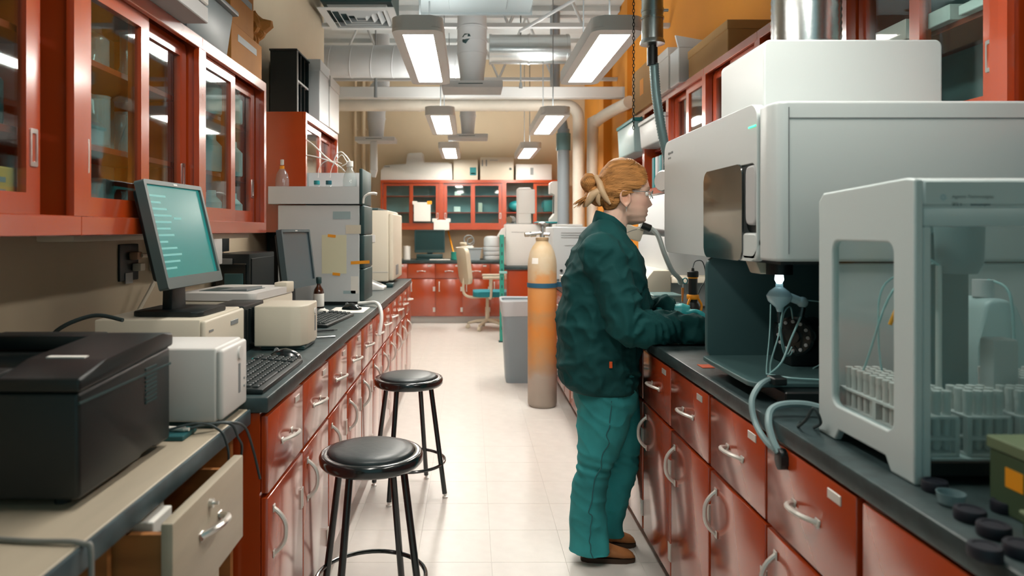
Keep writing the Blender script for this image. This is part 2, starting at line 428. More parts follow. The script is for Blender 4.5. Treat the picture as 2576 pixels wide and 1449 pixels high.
# back run: outward -y, u -> -x
for k, (xa, wd, sl, lab) in enumerate(((-1.355, .915, (0, 0), 'red glass-door cabinet on the back wall with a white sheet hung on it'), (-.44, .945, (0, 0), 'middle red glass-door cabinet on the back wall holding small boxes'), (.505, .915, (0, .39), 'red cabinet on the back wall with one sliding door pushed open'))):
    upper(lab, 'wall cabinets on the back wall', (xa+wd, 10.45, 0), PI, wd, 1.36, 2.11, YB-10.45-.002, doors=((0, 'f'), (1, 'r')) if k < 2 else ((0, 'f'),), slide=(0, 0))
# ------------------------------------------------------------------ lamps
DIFF = mat('lit_lamp_diffuser', (.9, .88, .82), .5, emit=((1.0, .95, .87), LAMP))
UPL = mat('lit_lamp_top', (.9, .88, .82), .5, emit=((.96, .97, .94), LAMP*.5))
LAMPH = mat('lamp_housing_paint', (.66, .67, .66), .5)
DIFF2 = mat('dim_lamp_diffuser', (.9, .88, .82), .5, emit=((1.0, .95, .87), LAMP*.62))  # for the unseen pair above the frame; output lowered to keep the foreground darker
def lamp(label, x, y0, z=2.41, dim=False):
    U = thing('pendant_lamp', label, 'lamp', (x, y0+.65, z), 0, 'suspended fluorescent lamps')
    L0, L1, hw = y0-.09, y0+1.29, .135
    b = B()
    # rounded housing with end caps, open below
    b.prism(rrect(x-hw, L0, x+hw, L1, .06, 6), 'z', z+.012, z+.075, .010, 2)
    obj('housing', b, LAMPH, U)
    b = B().prism(rrect(x-hw, L0, x+hw, L1, .06, 6), 'z', z-.004, z+.0125, holes=[[(x-.082, y0), (x+.082, y0), (x+.082, y0+1.2), (x-.082, y0+1.2)]])
    obj('rim', b, LAMPH, U)
    obj('diffuser', B().box((x-.0815, y0+.001, z+.002), (x+.0815, y0+1.199, z+.010)), DIFF2 if dim else DIFF, U)
    if not dim: obj('uplight_panel', B().box((x-.085, y0+.05, z+.0755), (x+.085, y0+1.15, z+.080)), UPL, U, label='lit upper panel that washes the ceiling')
    for yy in (y0+.15, y0+1.05):
        zt_ = 2.9295 if (x < .43 and yy < 5.06) else 3.13 if (x > .5 and 7.2 < yy < 7.7) else 2.8345 if 7.7 < yy < 7.9 else ZC-.001
        obj('hanger', B().cyl((x, yy, z+.074), (x, yy, zt_), .005, n=8).cyl((x, yy, z+.074), (x, yy, z+.10), .02, .012, n=12), GREY, U)
    return U
rows = ((3.73, 'nearest'), (6.40, 'middle'), (8.98, 'farthest'))
for y0, w_ in rows:
    lamp('pale grey fluorescent lamp, %s of the row over the stools' % w_, -.283, y0)
    lamp('pale grey fluorescent lamp, %s of the row near the orange wall' % w_, .775, y0)
lamp('pale grey fluorescent lamp at reduced output, unseen above the frame over the left bench', -.283, 1.06, dim=True)
lamp('pale grey fluorescent lamp at reduced output, unseen above the frame over the spectrometer', .775, 1.06, dim=True)
# ------------------------------------------------------------------ square supply diffuser
U = thing('air_diffuser', 'white square louvred air diffuser hanging above the left bench', 'vent', (-.93, 5.92, 3.15))
cx, cy = -.93, 5.92
b = B().prism([(cx-.31, cy-.31), (cx+.31, cy-.31), (cx+.31, cy+.31), (cx-.31, cy+.31)], 'z', 3.148, 3.156, holes=[[(cx-.25, cy-.25), (cx+.25, cy-.25), (cx+.25, cy+.25), (cx-.25, cy+.25)]])
obj('frame', b, GREYW, U)
for k in range(4):
    r0 = .245-.058*k; r1 = r0-.030
    b = B(); R = []
    for r, z in ((r0, 3.195), (r1, 3.150), (r1-.004, 3.152), (r0-.004, 3.199)):
        R.append([b.bm.verts.new((cx+sx*r, cy+sy*r, z)) for sx, sy in ((-1, -1), (1, -1), (1, 1), (-1, 1))])
    b.skin(R, closed=True)
    obj('louver', b, GREYW, U)
obj('plenum', B().box((cx-.29, cy-.29, 3.21), (cx+.29, cy+.29, 3.42), .004, 1), DTEAL, U)
obj('neck_duct', B().cyl((cx, cy, 3.42), (cx, cy, ZC-.001), .14, n=24), DUCT, U)
# ------------------------------------------------------------------ ducts
b = B(); Yd, zd, rd = 7.2, 3.10, .165
b.cyl((-2.44, Yd, zd), (.02, Yd, zd), rd, n=36)
U = thing('round_duct', 'thick pale round duct with spiral seams crossing high up on the left', 'duct', (-1.2, Yd, zd-rd))
obj('pipe_body', b, DUCT, U)
for k in range(11):
    b = B()
    x0 = -2.35+.215*k
    pts = [(x0+.07*math.sin(a)*.5+.1*a/6.28, Yd+math.cos(a)*(rd+.001), zd+math.sin(a)*(rd+.001)) for a in [2*PI*i/28 for i in range(29)]]
    b.tube(pts, .005, 5)
    obj('seam', b, DUCT, U)
U = thing('round_duct', 'shiny bare metal duct high up beyond the nearest lamp', 'duct', (.5, 7.45, 3.13))
obj('pipe_body', B().cyl((.20, 7.45, 3.29), (1.05, 7.45, 3.29), .155, n=36), STEEL, U)
for x in (.21, .62, 1.03): obj('joint_band', B().cyl((x-.012, 7.45, 3.29), (x+.012, 7.45, 3.29), .162, n=36), STEEL, U)
# rectangular duct overhead
U = thing('rectangular_duct', 'grey rectangular duct running overhead along the aisle', 'duct', (.03, 3.0, 2.93))
DUCTG = mat('grey_duct_paint', (.22, .255, .26), .6)
obj('duct_body', B().box((-.36, .2, 2.93), (.43, 5.05, 3.30), .004, 1), DUCTG, U)
obj('access_panel', B().box((-.15, 4.5, 2.922), (.25, 4.93, 2.9299), .002, 1), DUCTG, U)
for y in (1.4, 2.6, 3.8, 5.03): obj('flange', B().box((-.375, y, 2.918), (.445, y+.03, 3.312)), DUCTG, U)
def drop(label, x, Y, zp, r, hw, patch):
    U = thing('duct_drop', label, 'duct', (x, Y, zp), 0, 'round duct drops with plate outlets')
    b = B()
    b.lathe([(r*.80, zp+.055), (r*.82, zp+.12), (r, zp+.30), (r, zp+.50)], (x, Y, 0), 30)
    obj('taper', b, DUCT, U)
    pts = [(x, Y, zp+.50)]+[(x, Y+.20-.20*math.cos(a), zp+.50+.20*math.sin(a)) for a in [PI/2*i/6 for i in range(1, 7)]]+[(x, Y+.55, zp+.70)]
    obj('elbow', B().tube(pts, r, 30), DUCT, U)
    obj('riser', B().cyl((x, Y+.55-r*.4, zp+.70), (x, Y+.55-r*.4, ZC-.001), r*.95, n=30), DUCT, U)
    for z in (zp+.30, zp+.40, zp+.50): obj('joint_band', B().cyl((x, Y, z-.008), (x, Y, z+.008), r+.006, n=30), DUCT, U)
    obj('outlet_plate', B().box((x-hw, Y-.16, zp), (x+hw, Y+.16, zp+.055), .006, 2), DUCT, U)
    obj('slot', B().box((x-hw*.45, Y-.163, zp+.027), (x+hw*.35, Y-.1595, zp+.033)), DTEAL, U)
    if patch:
        b = B()
        a0 = -2.0
        poly = [(-.03, -.03), (.0, -.045), (.02, -.02), (.045, .0), (.03, .03), (-.01, .035), (-.035, .01)]
        f = [(x+math.cos(a0+u/r)*(r+.0015), Y+math.sin(a0+u/r)*(r+.0015), zp+.40+v) for u, v in poly]
        vs = [b.bm.verts.new(p) for p in f]; b.bm.faces.new(vs)
        o = obj('bare_patch', b, DTEAL, U, label='dark patch where the covering is torn')
        so = o.modifiers.new('s', 'SOLIDIFY'); so.thickness = .001
    return U
drop('pale round duct drop with dark torn patch above a flat outlet, between the lamps', .011, 5.6, 2.475, .118, .24, True)
drop('small far duct drop with torn covering between the distant lamps', -.035, 8.8, 2.50, .10, .25, True)
FD = drop('far duct drop beside the back wall conduits on the left', -1.20, 8.85, 2.47, .115, .25, False)
# hanging sensor bracket under the far-left drop
b = B().box((-1.265, 8.72, 2.10), (-1.175, 8.80, 2.471), .02, 3); b.prism([(-1.265, 2.11), (-1.175, 2.11), (-1.20, 2.02), (-1.24, 2.02)], 'y', 8.725, 8.795)
obj('hanging_bracket', b, GREYW, FD)
# ------------------------------------------------------------------ beam, pipes
solo('cross_beam', B().box((-2.44, 7.75, 2.835), (XR-.001, 7.87, 2.955), .004, 1), mat('white_beam_paint', (.58, .58, .56), .6), 'pale square beam spanning the room behind the nearest lamps', 'beam')
U = thing('lagged_pipe', 'fat cream pipe running below the beam and turning down near the drain pipe', 'pipe', (0, 8.0, 2.7))
zp = 2.79
pts = [(-2.44, 8.0, zp), (-.5, 8.0, zp), (1.10, 8.0, zp)]
arc = [(1.10+.14*math.sin(a), 8.0, zp-.14+.14*math.cos(a)) for a in [PI/2*i/6 for i in range(1, 7)]]
obj('pipe_run', B().tube(pts+arc+[(1.24, 8.0, .001)], .066, 20), PIPE, U)
for x in (-1.6, -.6, .4): obj('band', B().cyl((x, 8.0, zp), (x+.03, 8.0, zp), .072, n=20), PIPE, U)
U = thing('lagged_pipe', 'fat cream pipe with an angled elbow dropping next to the orange wall', 'pipe', (1.42, 8.1, 0))
obj('pipe_run', B().tube([(1.69, 7.4, 2.72), (1.67, 7.6, 2.72), (1.55, 7.95, 2.68), (1.45, 8.08, 2.60), (1.42, 8.1, 2.45), (1.42, 8.1, .001)], .066, 20, sm=4), PIPE, U)
U = thing('drain_pipe', 'grey plastic drain pipe standing before the back wall', 'pipe', (1.10, 8.25, 0))
obj('pipe_run', B().cyl((1.10, 8.25, .917), (1.10, 8.25, 2.55), .072, n=24).tube([(1.10, 8.25, 2.55), (1.08, 8.25, 2.66), (1.00, 8.25, 2.80), (1.0, 8.25, ZC-.001)], .058, 20), mat('grey_pvc', (.25, .29, .32), .45), U)
obj('coupling', B().cyl((1.10, 8.25, 2.30), (1.10, 8.25, 2.50), .085, n=24), mat('teal_grey_pvc', (.13, .25, .27), .45), U)
obj('cable', B().tube([(.955, 8.17, ZC-.001), (.97, 8.17, 3.3), (.93, 8.17, 2.9), (.97, 8.17, 2.75)], .012, 8, sm=5), LGREY, U)
# open web joists
def joist(Y, z, label):
    U = thing('roof_joist', label, 'joist', (0, Y, z), 0, 'open web roof joists')
    wh = mat('white_joist_paint', (.55, .57, .57), .6)
    obj('bottom_chord', B().box((-2.44, Y-.03, z), (XR-.001, Y+.03, z+.035)), wh, U)
    obj('top_chord', B().box((-2.44, Y-.03, z+.75), (XR-.001, Y+.03, z+.79)), wh, U)
    x = -2.3; up = True; k = 0
    while x < 1.0:
        b = B().cyl((x, Y, z+.02), (x+.33, Y, z+.77), .014, n=8) if up else B().cyl((x, Y, z+.77), (x+.33, Y, z+.02), .014, n=8)
        obj('web_bar', b, wh, U); x += .33; up = not up
joist(6.2, 3.16, 'white open web roof joist above the nearest lamps')
joist(8.4, 3.16, 'white open web roof joist above the middle lamps')
solo('brace_rod', B().cyl(at(1308, 78, 6.05), at(1465, -12, 5.5), .014, n=10), GREYW, 'white diagonal brace rod high up beside the nearest right lamp', 'rod')
for k, (px, y0, y1, Y, lab) in enumerate(((945, 78, 245, 7.65, 'dark hanger rod with a thick lower end left of the lamp'), (1310, 60, 222, 7.65, 'thin dark hanger rod ending at the beam, right of the duct drop'))):
    p = at(px, y1, Y)
    b = B().cyl((p.x, Y, p.z), (p.x, Y, ZC-.001), .008, n=10)
    b.cyl((p.x, Y, p.z), (p.x, Y, p.z+(.22 if k == 0 else .06)), .02, .016, n=12)
    solo('hanger_rod', b, GREY, lab, 'rod')
# deck ribs on the ceiling
cl = bpy.data.objects['ceiling']
for k in range(14):
    y = 1.2+.7*k
    obj('deck_rib', B().box((-2.59, y, ZC-.06), (1.76, y+.25, ZC-.0005)), CEILM, cl)
# black chain
U = thing('chain', 'black link chain hanging from the ceiling beside the snorkel arm', 'chain', (.75, 3.2, 1.79))
cx = at(1594, 0, 3.2).x; z = 1.83; k = 0
while z < 3.35:
    r = []
    for i in range(12):
        a = 2*PI*i/12; u = .0048*math.cos(a); v = .0098*math.sin(a)
        r.append((cx+u, 3.2, z+v) if k % 2 == 0 else (cx, 3.2+u, z+v))
    b = B().tube(r, .0016, 5, closed=True)
    obj('chain_link', b, BLACK, U); z += .0158; k += 1
obj('hanger_wire', B().cyl((cx, 3.2, z-.012), (cx, 3.2, ZC-.001), .002, n=6), BLACK, U)
# exhaust snorkel
U = thing('exhaust_snorkel', 'galvanised exhaust snorkel with corrugated hose hanging over the large instrument', 'snorkel', (.86, 3.3, 1.55))
sx, sy = .862, 3.3
zb = at(0, 100, 3.3).z
b = B().lathe([(.050, zb), (.050, zb+.13), (.053, zb+.13), (.053, zb+.145), (.050, zb+.145), (.050, ZC-.001)], (sx, sy, 0), 32)
obj('steel_pipe', b, GALV, U)
obj('rim', B().lathe([(.020, zb-.028), (.058, zb-.022), (.058, zb-.012), (.052, zb+.0)], (sx, sy, 0), 32), GALV, U)
for z in (zb+.10, zb+.20): obj('clamp_band', B().cyl((sx, sy, z-.005), (sx, sy, z+.005), .0545, n=32), STEEL, U)
obj('damper_knob', B().cyl((sx+.052, sy, zb+.14), (sx+.075, sy, zb+.14), .007, n=10), STEEL, U)
zc0 = at(0, 120, 3.3).z; zc1 = at(0, 164, 3.3).z
obj('coupling', B().cyl((sx, sy, zc1), (sx, sy, zc0), .0245, n=20).cyl((sx, sy, zc0), (sx, sy, zb-.02), .019, n=20), BLACK, U)
pts = spline([Vector(p) for p in (at(1645, 160, 3.3), at(1650, 230, 3.3), at(1663, 320, 3.3), at(1680, 400, 3.32), at(1690, 450, 3.36), at(1684, 478, 3.34))], 24)
rad = [.0235 if i % 2 else .0200 for i in range(len(pts))]
obj('corrugated_hose', B().tube(pts, rad, 18), mat('teal_grey_hose', (.17, .28, .29), .35, metal=.3), U, ang=80)
b = B().lathe([(.045, 0), (.052, .01), (.050, .03), (.034, .05)], at(1664, 455, 3.30), 24, axis=(.8, .5, 0))
obj('hose_mouth', b, WHITE, U)
# ------------------------------------------------------------------ near left desk
Zt = .915; ZD = .885
U = thing('wooden_desk', 'beige laminate desk with dark edge and an open wooden drawer at the left', 'desk', (-.95, 1.0, 0))
obj('top', B().box((XL+.002, -.6, ZD-.038), (-.590, 1.842, ZD), .002, 1), WOODD, U)
obj('edge_band', B().box((-.5899, -.6, ZD-.040), (-.582, 1.843, ZD-.0005), .003, 2), mat('dark_slate_edge', (.045, .075, .085), .4, var=(20, .3)), U)
for y in (-.4, .62, 1.83):
    obj('side_panel', B().box((XL+.03, y-.022, 0), (-.625, y, ZD-.039)), WOODO, U)
obj('back_panel', B().box((XL+.012, -.4, .1), (XL+.028, 1.80, ZD-.039)), WOODO, U)
# open top drawer
dr = obj('drawer', B().box((-1.05, 1.235, .675), (-.545, 1.249, .818)).box((-1.05, 1.571, .675), (-.545, 1.585, .818)).box((-1.05, 1.235, .668), (-.545, 1.585, .675)).box((-1.05, 1.235, .675), (-1.036, 1.585, .818)), WOODO, U)
obj('drawer_front', B().box((-.5449, 1.222, .655), (-.523, 1.60, .843), .003, 2), WOODD, dr)
h = bow(.10, .034, .007); h.xf(Matrix.Translation((-.523, 1.40, .765)) @ Matrix.Rotation(-PI/2, 4, 'Z') @ Matrix.Rotation(.35, 4, 'X'))
obj('handle', h, CHROME, dr)
obj('lock', B().cyl((-.523, 1.395, .812), (-.515, 1.395, .812), .009, n=14).cyl((-.5155, 1.395, .812), (-.505, 1.395, .812), .004, n=8), CHROME, dr)
d2 = obj('drawer', B().box((-1.05, 1.235, .42), (-.60, 1.249, .60)).box((-1.05, 1.571, .42), (-.60, 1.585, .60)).box((-1.05, 1.235, .412), (-.60, 1.585, .42)), WOODO, U)
obj('drawer_front', B().box((-.5999, 1.222, .40), (-.578, 1.60, .625), .003, 2), WOODD, d2)
obj('drawer_front', B().box((-.62, 1.222, .10), (-.60, 1.60, .385), .003, 2), WOODD, U)
obj('drawer_divider', B().box((-1.05, 1.205, .0), (-.63, 1.219, ZD-.039)), WOODO, U)
solo('folded_papers', B().box((-.70, 1.26, .676), (-.575, 1.34, .83), .002, 1).box((-.68, 1.345, .676), (-.60, 1.36, .838)), PAPER, 'white papers sticking up in the open desk drawer', 'paper')
# ------------------------------------------------------------------ black laser printer
U = thing('laser_printer', 'large black laser printer on the near left desk', 'printer', (-.84, 1.355, ZD))
X0, X1, Y0, Y1, Z0, Z1 = -1.06, -.662, 1.176, 1.534, ZD+.004, 1.139
b = B().prism([(Y0, Z0+.012), (1.40, Z0+.012), (1.41, Z0+.03), (1.455, Z0+.03), (1.465, Z0+.012), (Y1, Z0+.012), (Y1, Z1-.035), (Y0, Z1-.055)], 'x', X0, X1, .008, 3)
obj('body', b, BLACK, U)
b = B().prism([(Y0-.006, Z1-.054), (Y1+.004, Z1-.034), (Y1+.004, Z1-.006), (Y1-.05, Z1), (Y0+.08, Z1-.012), (Y0-.006, Z1-.03)], 'x', X0+.26, X1+.005, .006, 3)
b.prism([(Y0-.006, Z1-.054), (Y1+.004, Z1-.034), (Y1+.004, Z1-.006), (Y1-.05, Z1), (Y0+.08, Z1-.012), (Y0-.006, Z1-.03)], 'x', X0-.005, X0+.03, .006, 3)
b.box((X0+.03, Y1-.06, Z1-.034), (X0+.26, Y1+.004, Z1-.004), .004, 2)
b.box((X0+.03, Y0-.006, Z1-.054), (X0+.26, Y0+.05, Z1-.022), .004, 2)
obj('top_cover', b, BLACK, U)
obj('output_tray', B().prism([(Y0+.05, Z1-.05), (Y1-.06, Z1-.05), (Y1-.06, Z1-.040), (Y0+.05, Z1-.028)], 'x', X0+.031, X0+.259), GLOSSBLK, U)
g = B()
for k in range(9):
    g = B().box((X1, 1.415, 1.005+.0085*k), (X1+.002, 1.465, 1.0095+.0085*k)); obj('vent_slat', g, DTEAL, U)
obj('trim_line', B().box((X1-.002, Y0, Z1-.075), (X1+.0015, Y1, Z1-.071)), DTEAL, U)
for y in (Y0+.04, Y1-.04):
    for x in (X0+.05, X1-.05): obj('foot', B().cyl((x, y, ZD+.0003), (x, y, Z0+.014), .014, n=14), RUBBER, U)
obj('sticker', B().box((-.77, Y0+.085, Z1-.0125), (-.70, Y0+.10, Z1-.0095)), PAPER, U)
# cables over the desk
CAB = mat('dark_cable', (.02, .035, .037), .5)
GCAB = mat('grey_cable', (.20, .20, .185), .5)
def cable(label, pts, r, m, sm=8, cat='cable', name='cable', group=None):
    return solo(name, B().tube(pts, r, 8, sm=sm), m, label, cat, group)
cable('grey cable trailing across the near left desk corner over its edge', [(-.95, 1.02, ZD+.005), (-.80, 1.06, ZD+.005), (-.66, 1.05, ZD+.005), (-.585, 1.045, ZD+.004), (-.567, 1.04, ZD-.02), (-.565, 1.02, ZD-.2), (-.565, 1.0, ZD-.4)], .0042, GCAB)
cable('grey cable lying at the bottom left of the near desk', [(-1.0, .98, ZD+.005), (-.80, 1.0, ZD+.005), (-.72, .97, ZD+.005), (-.66, .88, ZD+.005), (-.64, .8, ZD+.005)], .0042, GCAB)
cable('thin dark cables looping down from the desk edge beside the red end panel', [(-.70, 1.585, ZD+.006), (-.62, 1.62, ZD+.020), (-.575, 1.66, ZD+.012), (-.565, 1.69, ZD-.03), (-.562, 1.71, ZD-.06), (-.575, 1.72, ZD-.11), (-.60, 1.70, ZD-.14)], .003, CAB)
cable('dark cable with a metal tip hanging over the desk end', [(-.69, 1.60, ZD+.006), (-.615, 1.63, ZD+.02), (-.574, 1.67, ZD+.012), (-.564, 1.74, ZD-.02), (-.560, 1.79, ZD-.09), (-.545, 1.80, ZD-.17)], .0032, CAB)
cable('thin dark cable dangling in front of the open drawer', [(-.72, 1.57, ZD+.012), (-.63, 1.60, ZD+.03), (-.585, 1.62, ZD+.008), (-.571, 1.63, ZD-.03), (-.567, 1.63, ZD-.06), (-.575, 1.645, ZD-.09)], .0027, CAB)
# teal notebook and pen under the small unit
solo('notebook', B().box((-.80, 1.56, ZD+.0005), (-.645, 1.64, ZD+.012), .002, 1), mat('teal_notebook_cover', (.01, .09, .10), .5), 'dark teal notebook between the black printer and the small white unit', 'notebook')
solo('marker_pen', B().cyl((-.705, 1.60, ZD+.018), (-.655, 1.595, ZD+.018), .0058, n=12).cyl((-.655, 1.595, ZD+.018), (-.645, 1.594, ZD+.018), .004, n=12), PAPER, 'white marker pen lying on the teal notebook', 'pen')
# ------------------------------------------------------------------ small white unit at the desk end
U = thing('power_unit', 'small boxy white unit with slotted front at the desk end, nearest of the white boxes', 'device', (-.74, 1.745, ZD))
obj('base_plate', B().box((-.88, 1.662, ZD+.0005), (-.608, 1.832, ZD+.016), .003, 1), DTEAL, U)
obj('body', B().box((-.88, 1.655, ZD+.016), (-.606, 1.838, 1.078), .006, 3), WHITE, U)
obj('front_panel', B().box((-.608, 1.657, ZD+.020), (-.590, 1.836, 1.074), .008, 3), WHITE, U)
obj('round_button', B().cyl((-.591, 1.775, 1.047), (-.585, 1.775, 1.047), .016, n=20), WHITE, U)
obj('slot', B().box((-.5915, 1.768, .945), (-.588, 1.78, 1.02), .001, 1), GREY, U)
for z in (.975, .955): obj('led', B().cyl((-.591, 1.81, z), (-.588, 1.81, z), .003, n=10), GREY, U)
# ------------------------------------------------------------------ keyboard builder
KEYM = mat('key_plastic', (.014, .024, .026), .5)
KEYW = mat('pale_key_plastic', (.42, .43, .42), .5)
def keyboard(label, loc, rz, km=KEYM, bm_=BLACK):
    U = thing('keyboard', label, 'keyboard', loc, rz)
    o = obj('base', B().prism([(-.075, .0006), (.075, .0006), (.075, .022), (.068, .026), (-.075, .014)], 'x', -.225, .225, .004, 2), bm_, U, local=True)
    k0 = None
    for r in range(6):
        for c in range(19):
            if c == 15: continue
            if r == 5 and 3 <= c <= 8: 
                if c > 3: continue
            x = -.205+c*.0228; y = .057-r*.0215-(0 if r else -.004)
            z = .0136+(y+.075)/.143*.012
            big = r == 5 and c == 3
            if big:
                obj('space_bar', B().box((x-.008, y-.008, z-.004), (x+.122, y+.008, z+.006), .002, 1), km, U, local=True); continue
            if k0 is None:
                k0 = obj('key', B().box((-.0088, -.0085, -.004), (.0088, .0085, .0065), .002, 1), km, U, local=True); k = k0
            else:
                k = k0.copy(); COL.objects.link(k)
            k.location = (x, y, z)
    return U
keyboard('black keyboard at the near corner of the left worktop', (-.635, 2.10, Zt), PI/2)
def mouse(label, loc, rz, red=False):
    U = thing('computer_mouse', label, 'mouse', loc, rz)
    b = B(); R = []
    prof = [(-.055, .010, .004), (-.05, .024, .014), (-.03, .030, .028), (0, .031, .036), (.03, .029, .030), (.05, .022, .016), (.056, .01, .006)]
    for x, hw, h in prof:
        R.append([b.bm.verts.new((x, hw*math.cos(a), .001+max(0, h*math.sin(a)))) for a in [PI*i/12 for i in range(13)]])
    for A, C in zip(R, R[1:]):
        for i in range(12): b.bm.faces.new((A[i], A[i+1], C[i+1], C[i]))
        b.bm.faces.new((A[0], C[0], C[12], A[12]))
    b.bm.faces.new(R[0]); b.bm.faces.new(R[-1][::-1])
    obj('shell', b, GLOSSBLK, U, local=True)
    obj('wheel', B().cyl((.03, -.003, .030), (.03, .003, .030), .008, n=14), GREY, U, local=True)
    if red: obj('glow_ring', B().cyl((.012, -.0335, .010), (.012, -.028, .012), .0085, n=14), mat('red_led', (.8, .02, .01), .4, emit=((1, .02, .01), 1.2)), U, local=True)
    return U
mouse('black mouse with a red light behind the left keyboard', (-.64, 2.40, Zt), PI, True)
solo('sticky_note_pad', B().box((-.735, 2.33, Zt+.0005), (-.685, 2.38, Zt+.014), .002, 1), TEALP, 'small teal pad beside the mouse with the red light', 'note pad')
solo('loose_paper', B().box((-.75, 2.08, Zt+.0004), (-.70, 2.30, Zt+.0016)), PAPER, 'white sheet lying beside the near keyboard', 'paper')
# ------------------------------------------------------------------ beige desktop computer and its monitor
U = thing('desktop_computer', 'flat beige desktop computer lying under the teal monitor', 'computer', (-.95, 2.26, Zt))
obj('case', B().box((-1.12, 2.07, Zt+.008), (-.806, 2.43, 1.092), .005, 2), CREAM, U)
obj('front_panel', B().box((-.808, 2.072, Zt+.010), (-.79, 2.428, 1.088), .007, 3), CREAM, U)
obj('drive_slot', B().box((-.791, 2.29, 1.045), (-.788, 2.36, 1.06), .001, 1), GREY, U)
obj('badge', B().box((-.791, 2.10, 1.05), (-.7885, 2.135, 1.056)), GREY, U)
for y in (2.11, 2.39):
    for x in (-1.08, -.84): obj('foot', B().cyl((x, y, Zt+.0003), (x, y, Zt+.009), .012, n=12), RUBBER, U)
def monitor(label, A, Bp, z0, z1, tilt, base, smat, lines=0, bez=BLACK, name='monitor', base_h=None):
    """A, Bp: floor-plan points of the near and far ends of the panel's lower edge; faces to the aisle"""
    A, Bp = Vector((*A, 0)), Vector((*Bp, 0)); u = (Bp-A).normalized(); wd = (Bp-A).length; n = Vector((u.y, -u.x, 0)); c = (A+Bp)/2
    U = thing(name, label, 'monitor', (c.x-n.x*.06, c.y-n.y*.06, base))
    rot = Matrix((u, n, (0, 0, 1))).transposed().to_4x4()
    M = Matrix.Translation((c.x, c.y, z0)) @ rot @ Matrix.Rotation(tilt, 4, 'X')      # local x along, y outward, z up
    H = z1-z0; t = .014
    b = B().prism(rrect(-wd/2, 0, wd/2, H, .008, 3), 'y', -.03, 0, holes=[[(-wd/2+t, .034), (wd/2-t, .034), (wd/2-t, H-t), (-wd/2+t, H-t)]])
    b.xf(M); obj('bezel', b, bez, U)
    obj('back_shell', B().box((-wd/2+.02, -.055, .03), (wd/2-.02, -.0301, H-.02), .012, 2).xf(M), BLACK, U)
    obj('screen', B().box((-wd/2+t-.001, -.012, .033), (wd/2-t+.001, -.008, H-t+.001)).xf(M), smat, U)
    for k in range(lines):
        ww = (.10, .06, .09, .11, .10, .085, .10, .05, .10, .12, .10, .07)[k % 12]
        obj('text_line', B().box((-wd/2+.028, -.0079, H-.05-k*.0205), (-wd/2+.028+ww, -.0074, H-.044-k*.0205)).xf(M), mat('screen_text', (.08, .25, .24), .5, emit=((.12, .36, .33), .55)), U)
    if lines: obj('text_line', B().box((-wd/2+.15, -.0079, H-.12), (-wd/2+.20, -.0074, H-.113)).xf(M), MATS['screen_text'], U)
    obj('brand_mark', B().box((-.012, 0, H-.010), (.012, .001, H-.005)).xf(M), WHITE, U)
    back = c-n*.075
    obj('neck', B().prism([(-.05, 0), (.05, 0), (.035, z0+H*.4-base), (-.035, z0+H*.4-base)], 'y', -.02, .012, .004, 2).xf(Matrix.Translation((back.x, back.y, base+.012)) @ rot), BLACK, U)
    obj('foot', B().prism(rrect(-.11, -.09, .11, .13, .03, 5), 'z', .0006, .016, .004, 2).xf(Matrix.Translation((back.x, back.y, base)) @ rot), BLACK, U)
    return U
SCRT = mat('teal_lit_screen', (.004, .03, .032), .25, emit=((.012, .17, .15), 1.0))
SCRG = mat('grey_dull_screen', (.055, .085, .10), .3)
SCRD = mat('dark_teal_screen', (.006, .035, .037), .25)
monitor('large black monitor with a teal screen of text on the left bench', (-.885, 2.04), (-.865, 2.43), 1.185, 1.52, .235, 1.0925, SCRT, 12, mat('dark_grey_bezel', (.07, .10, .10), .4))
cable('black cable behind the teal monitor stand', [(-1.0, 2.0, 1.10), (-1.1, 2.02, 1.11), (-1.2, 2.0, 1.06), (-1.25, 2.05, .95)], .006, CAB)
solo('mug_of_cables', B().tube([(-1.02, 1.95, Zt+.01), (-1.06, 1.98, Zt+.05), (-1.12, 2.0, Zt+.06), (-1.16, 2.02, Zt+.01)], .008, 8, sm=6), CAB, 'coiled dark cable lying behind the black printer', 'cable')
bpy.data.objects['mug_of_cables'].name = 'cable'
# ------------------------------------------------------------------ black upright supply behind, white box
U = thing('power_supply', 'narrow black box standing between the beige computer and white box', 'device', (-.83, 2.62, Zt))
obj('body', B().box((-.94, 2.50, Zt+.001), (-.815, 2.74, 1.085), .005, 2), BLACK, U)
for k in range(5): obj('fin', B().box((-.815, 2.52+.04*k, .94), (-.810, 2.535+.04*k, 1.07)), BLACK, U)
U = thing('power_unit', 'white boxy unit with rounded front behind the mouse, before the white printer', 'device', (-.71, 2.65, Zt))
obj('plinth', B().box((-.775, 2.57, Zt+.0005), (-.615, 2.75, Zt+.016), .003, 1), DTEAL, U)
b = B().prism([(-.795, 2.55), (-.66, 2.55), (-.625, 2.56), (-.607, 2.60), (-.604, 2.69), (-.61, 2.765), (-.795, 2.77)], 'z', Zt+.016, 1.080, .006, 3)
obj('body', b, CREAM, U)
obj('round_button', B().cyl((-.606, 2.70, 1.045), (-.600, 2.70, 1.045), .013, n=18), WHITE, U)
obj('slot', B().box((-.6065, 2.694, .97), (-.602, 2.706, 1.03), .001, 1), GREY, U)
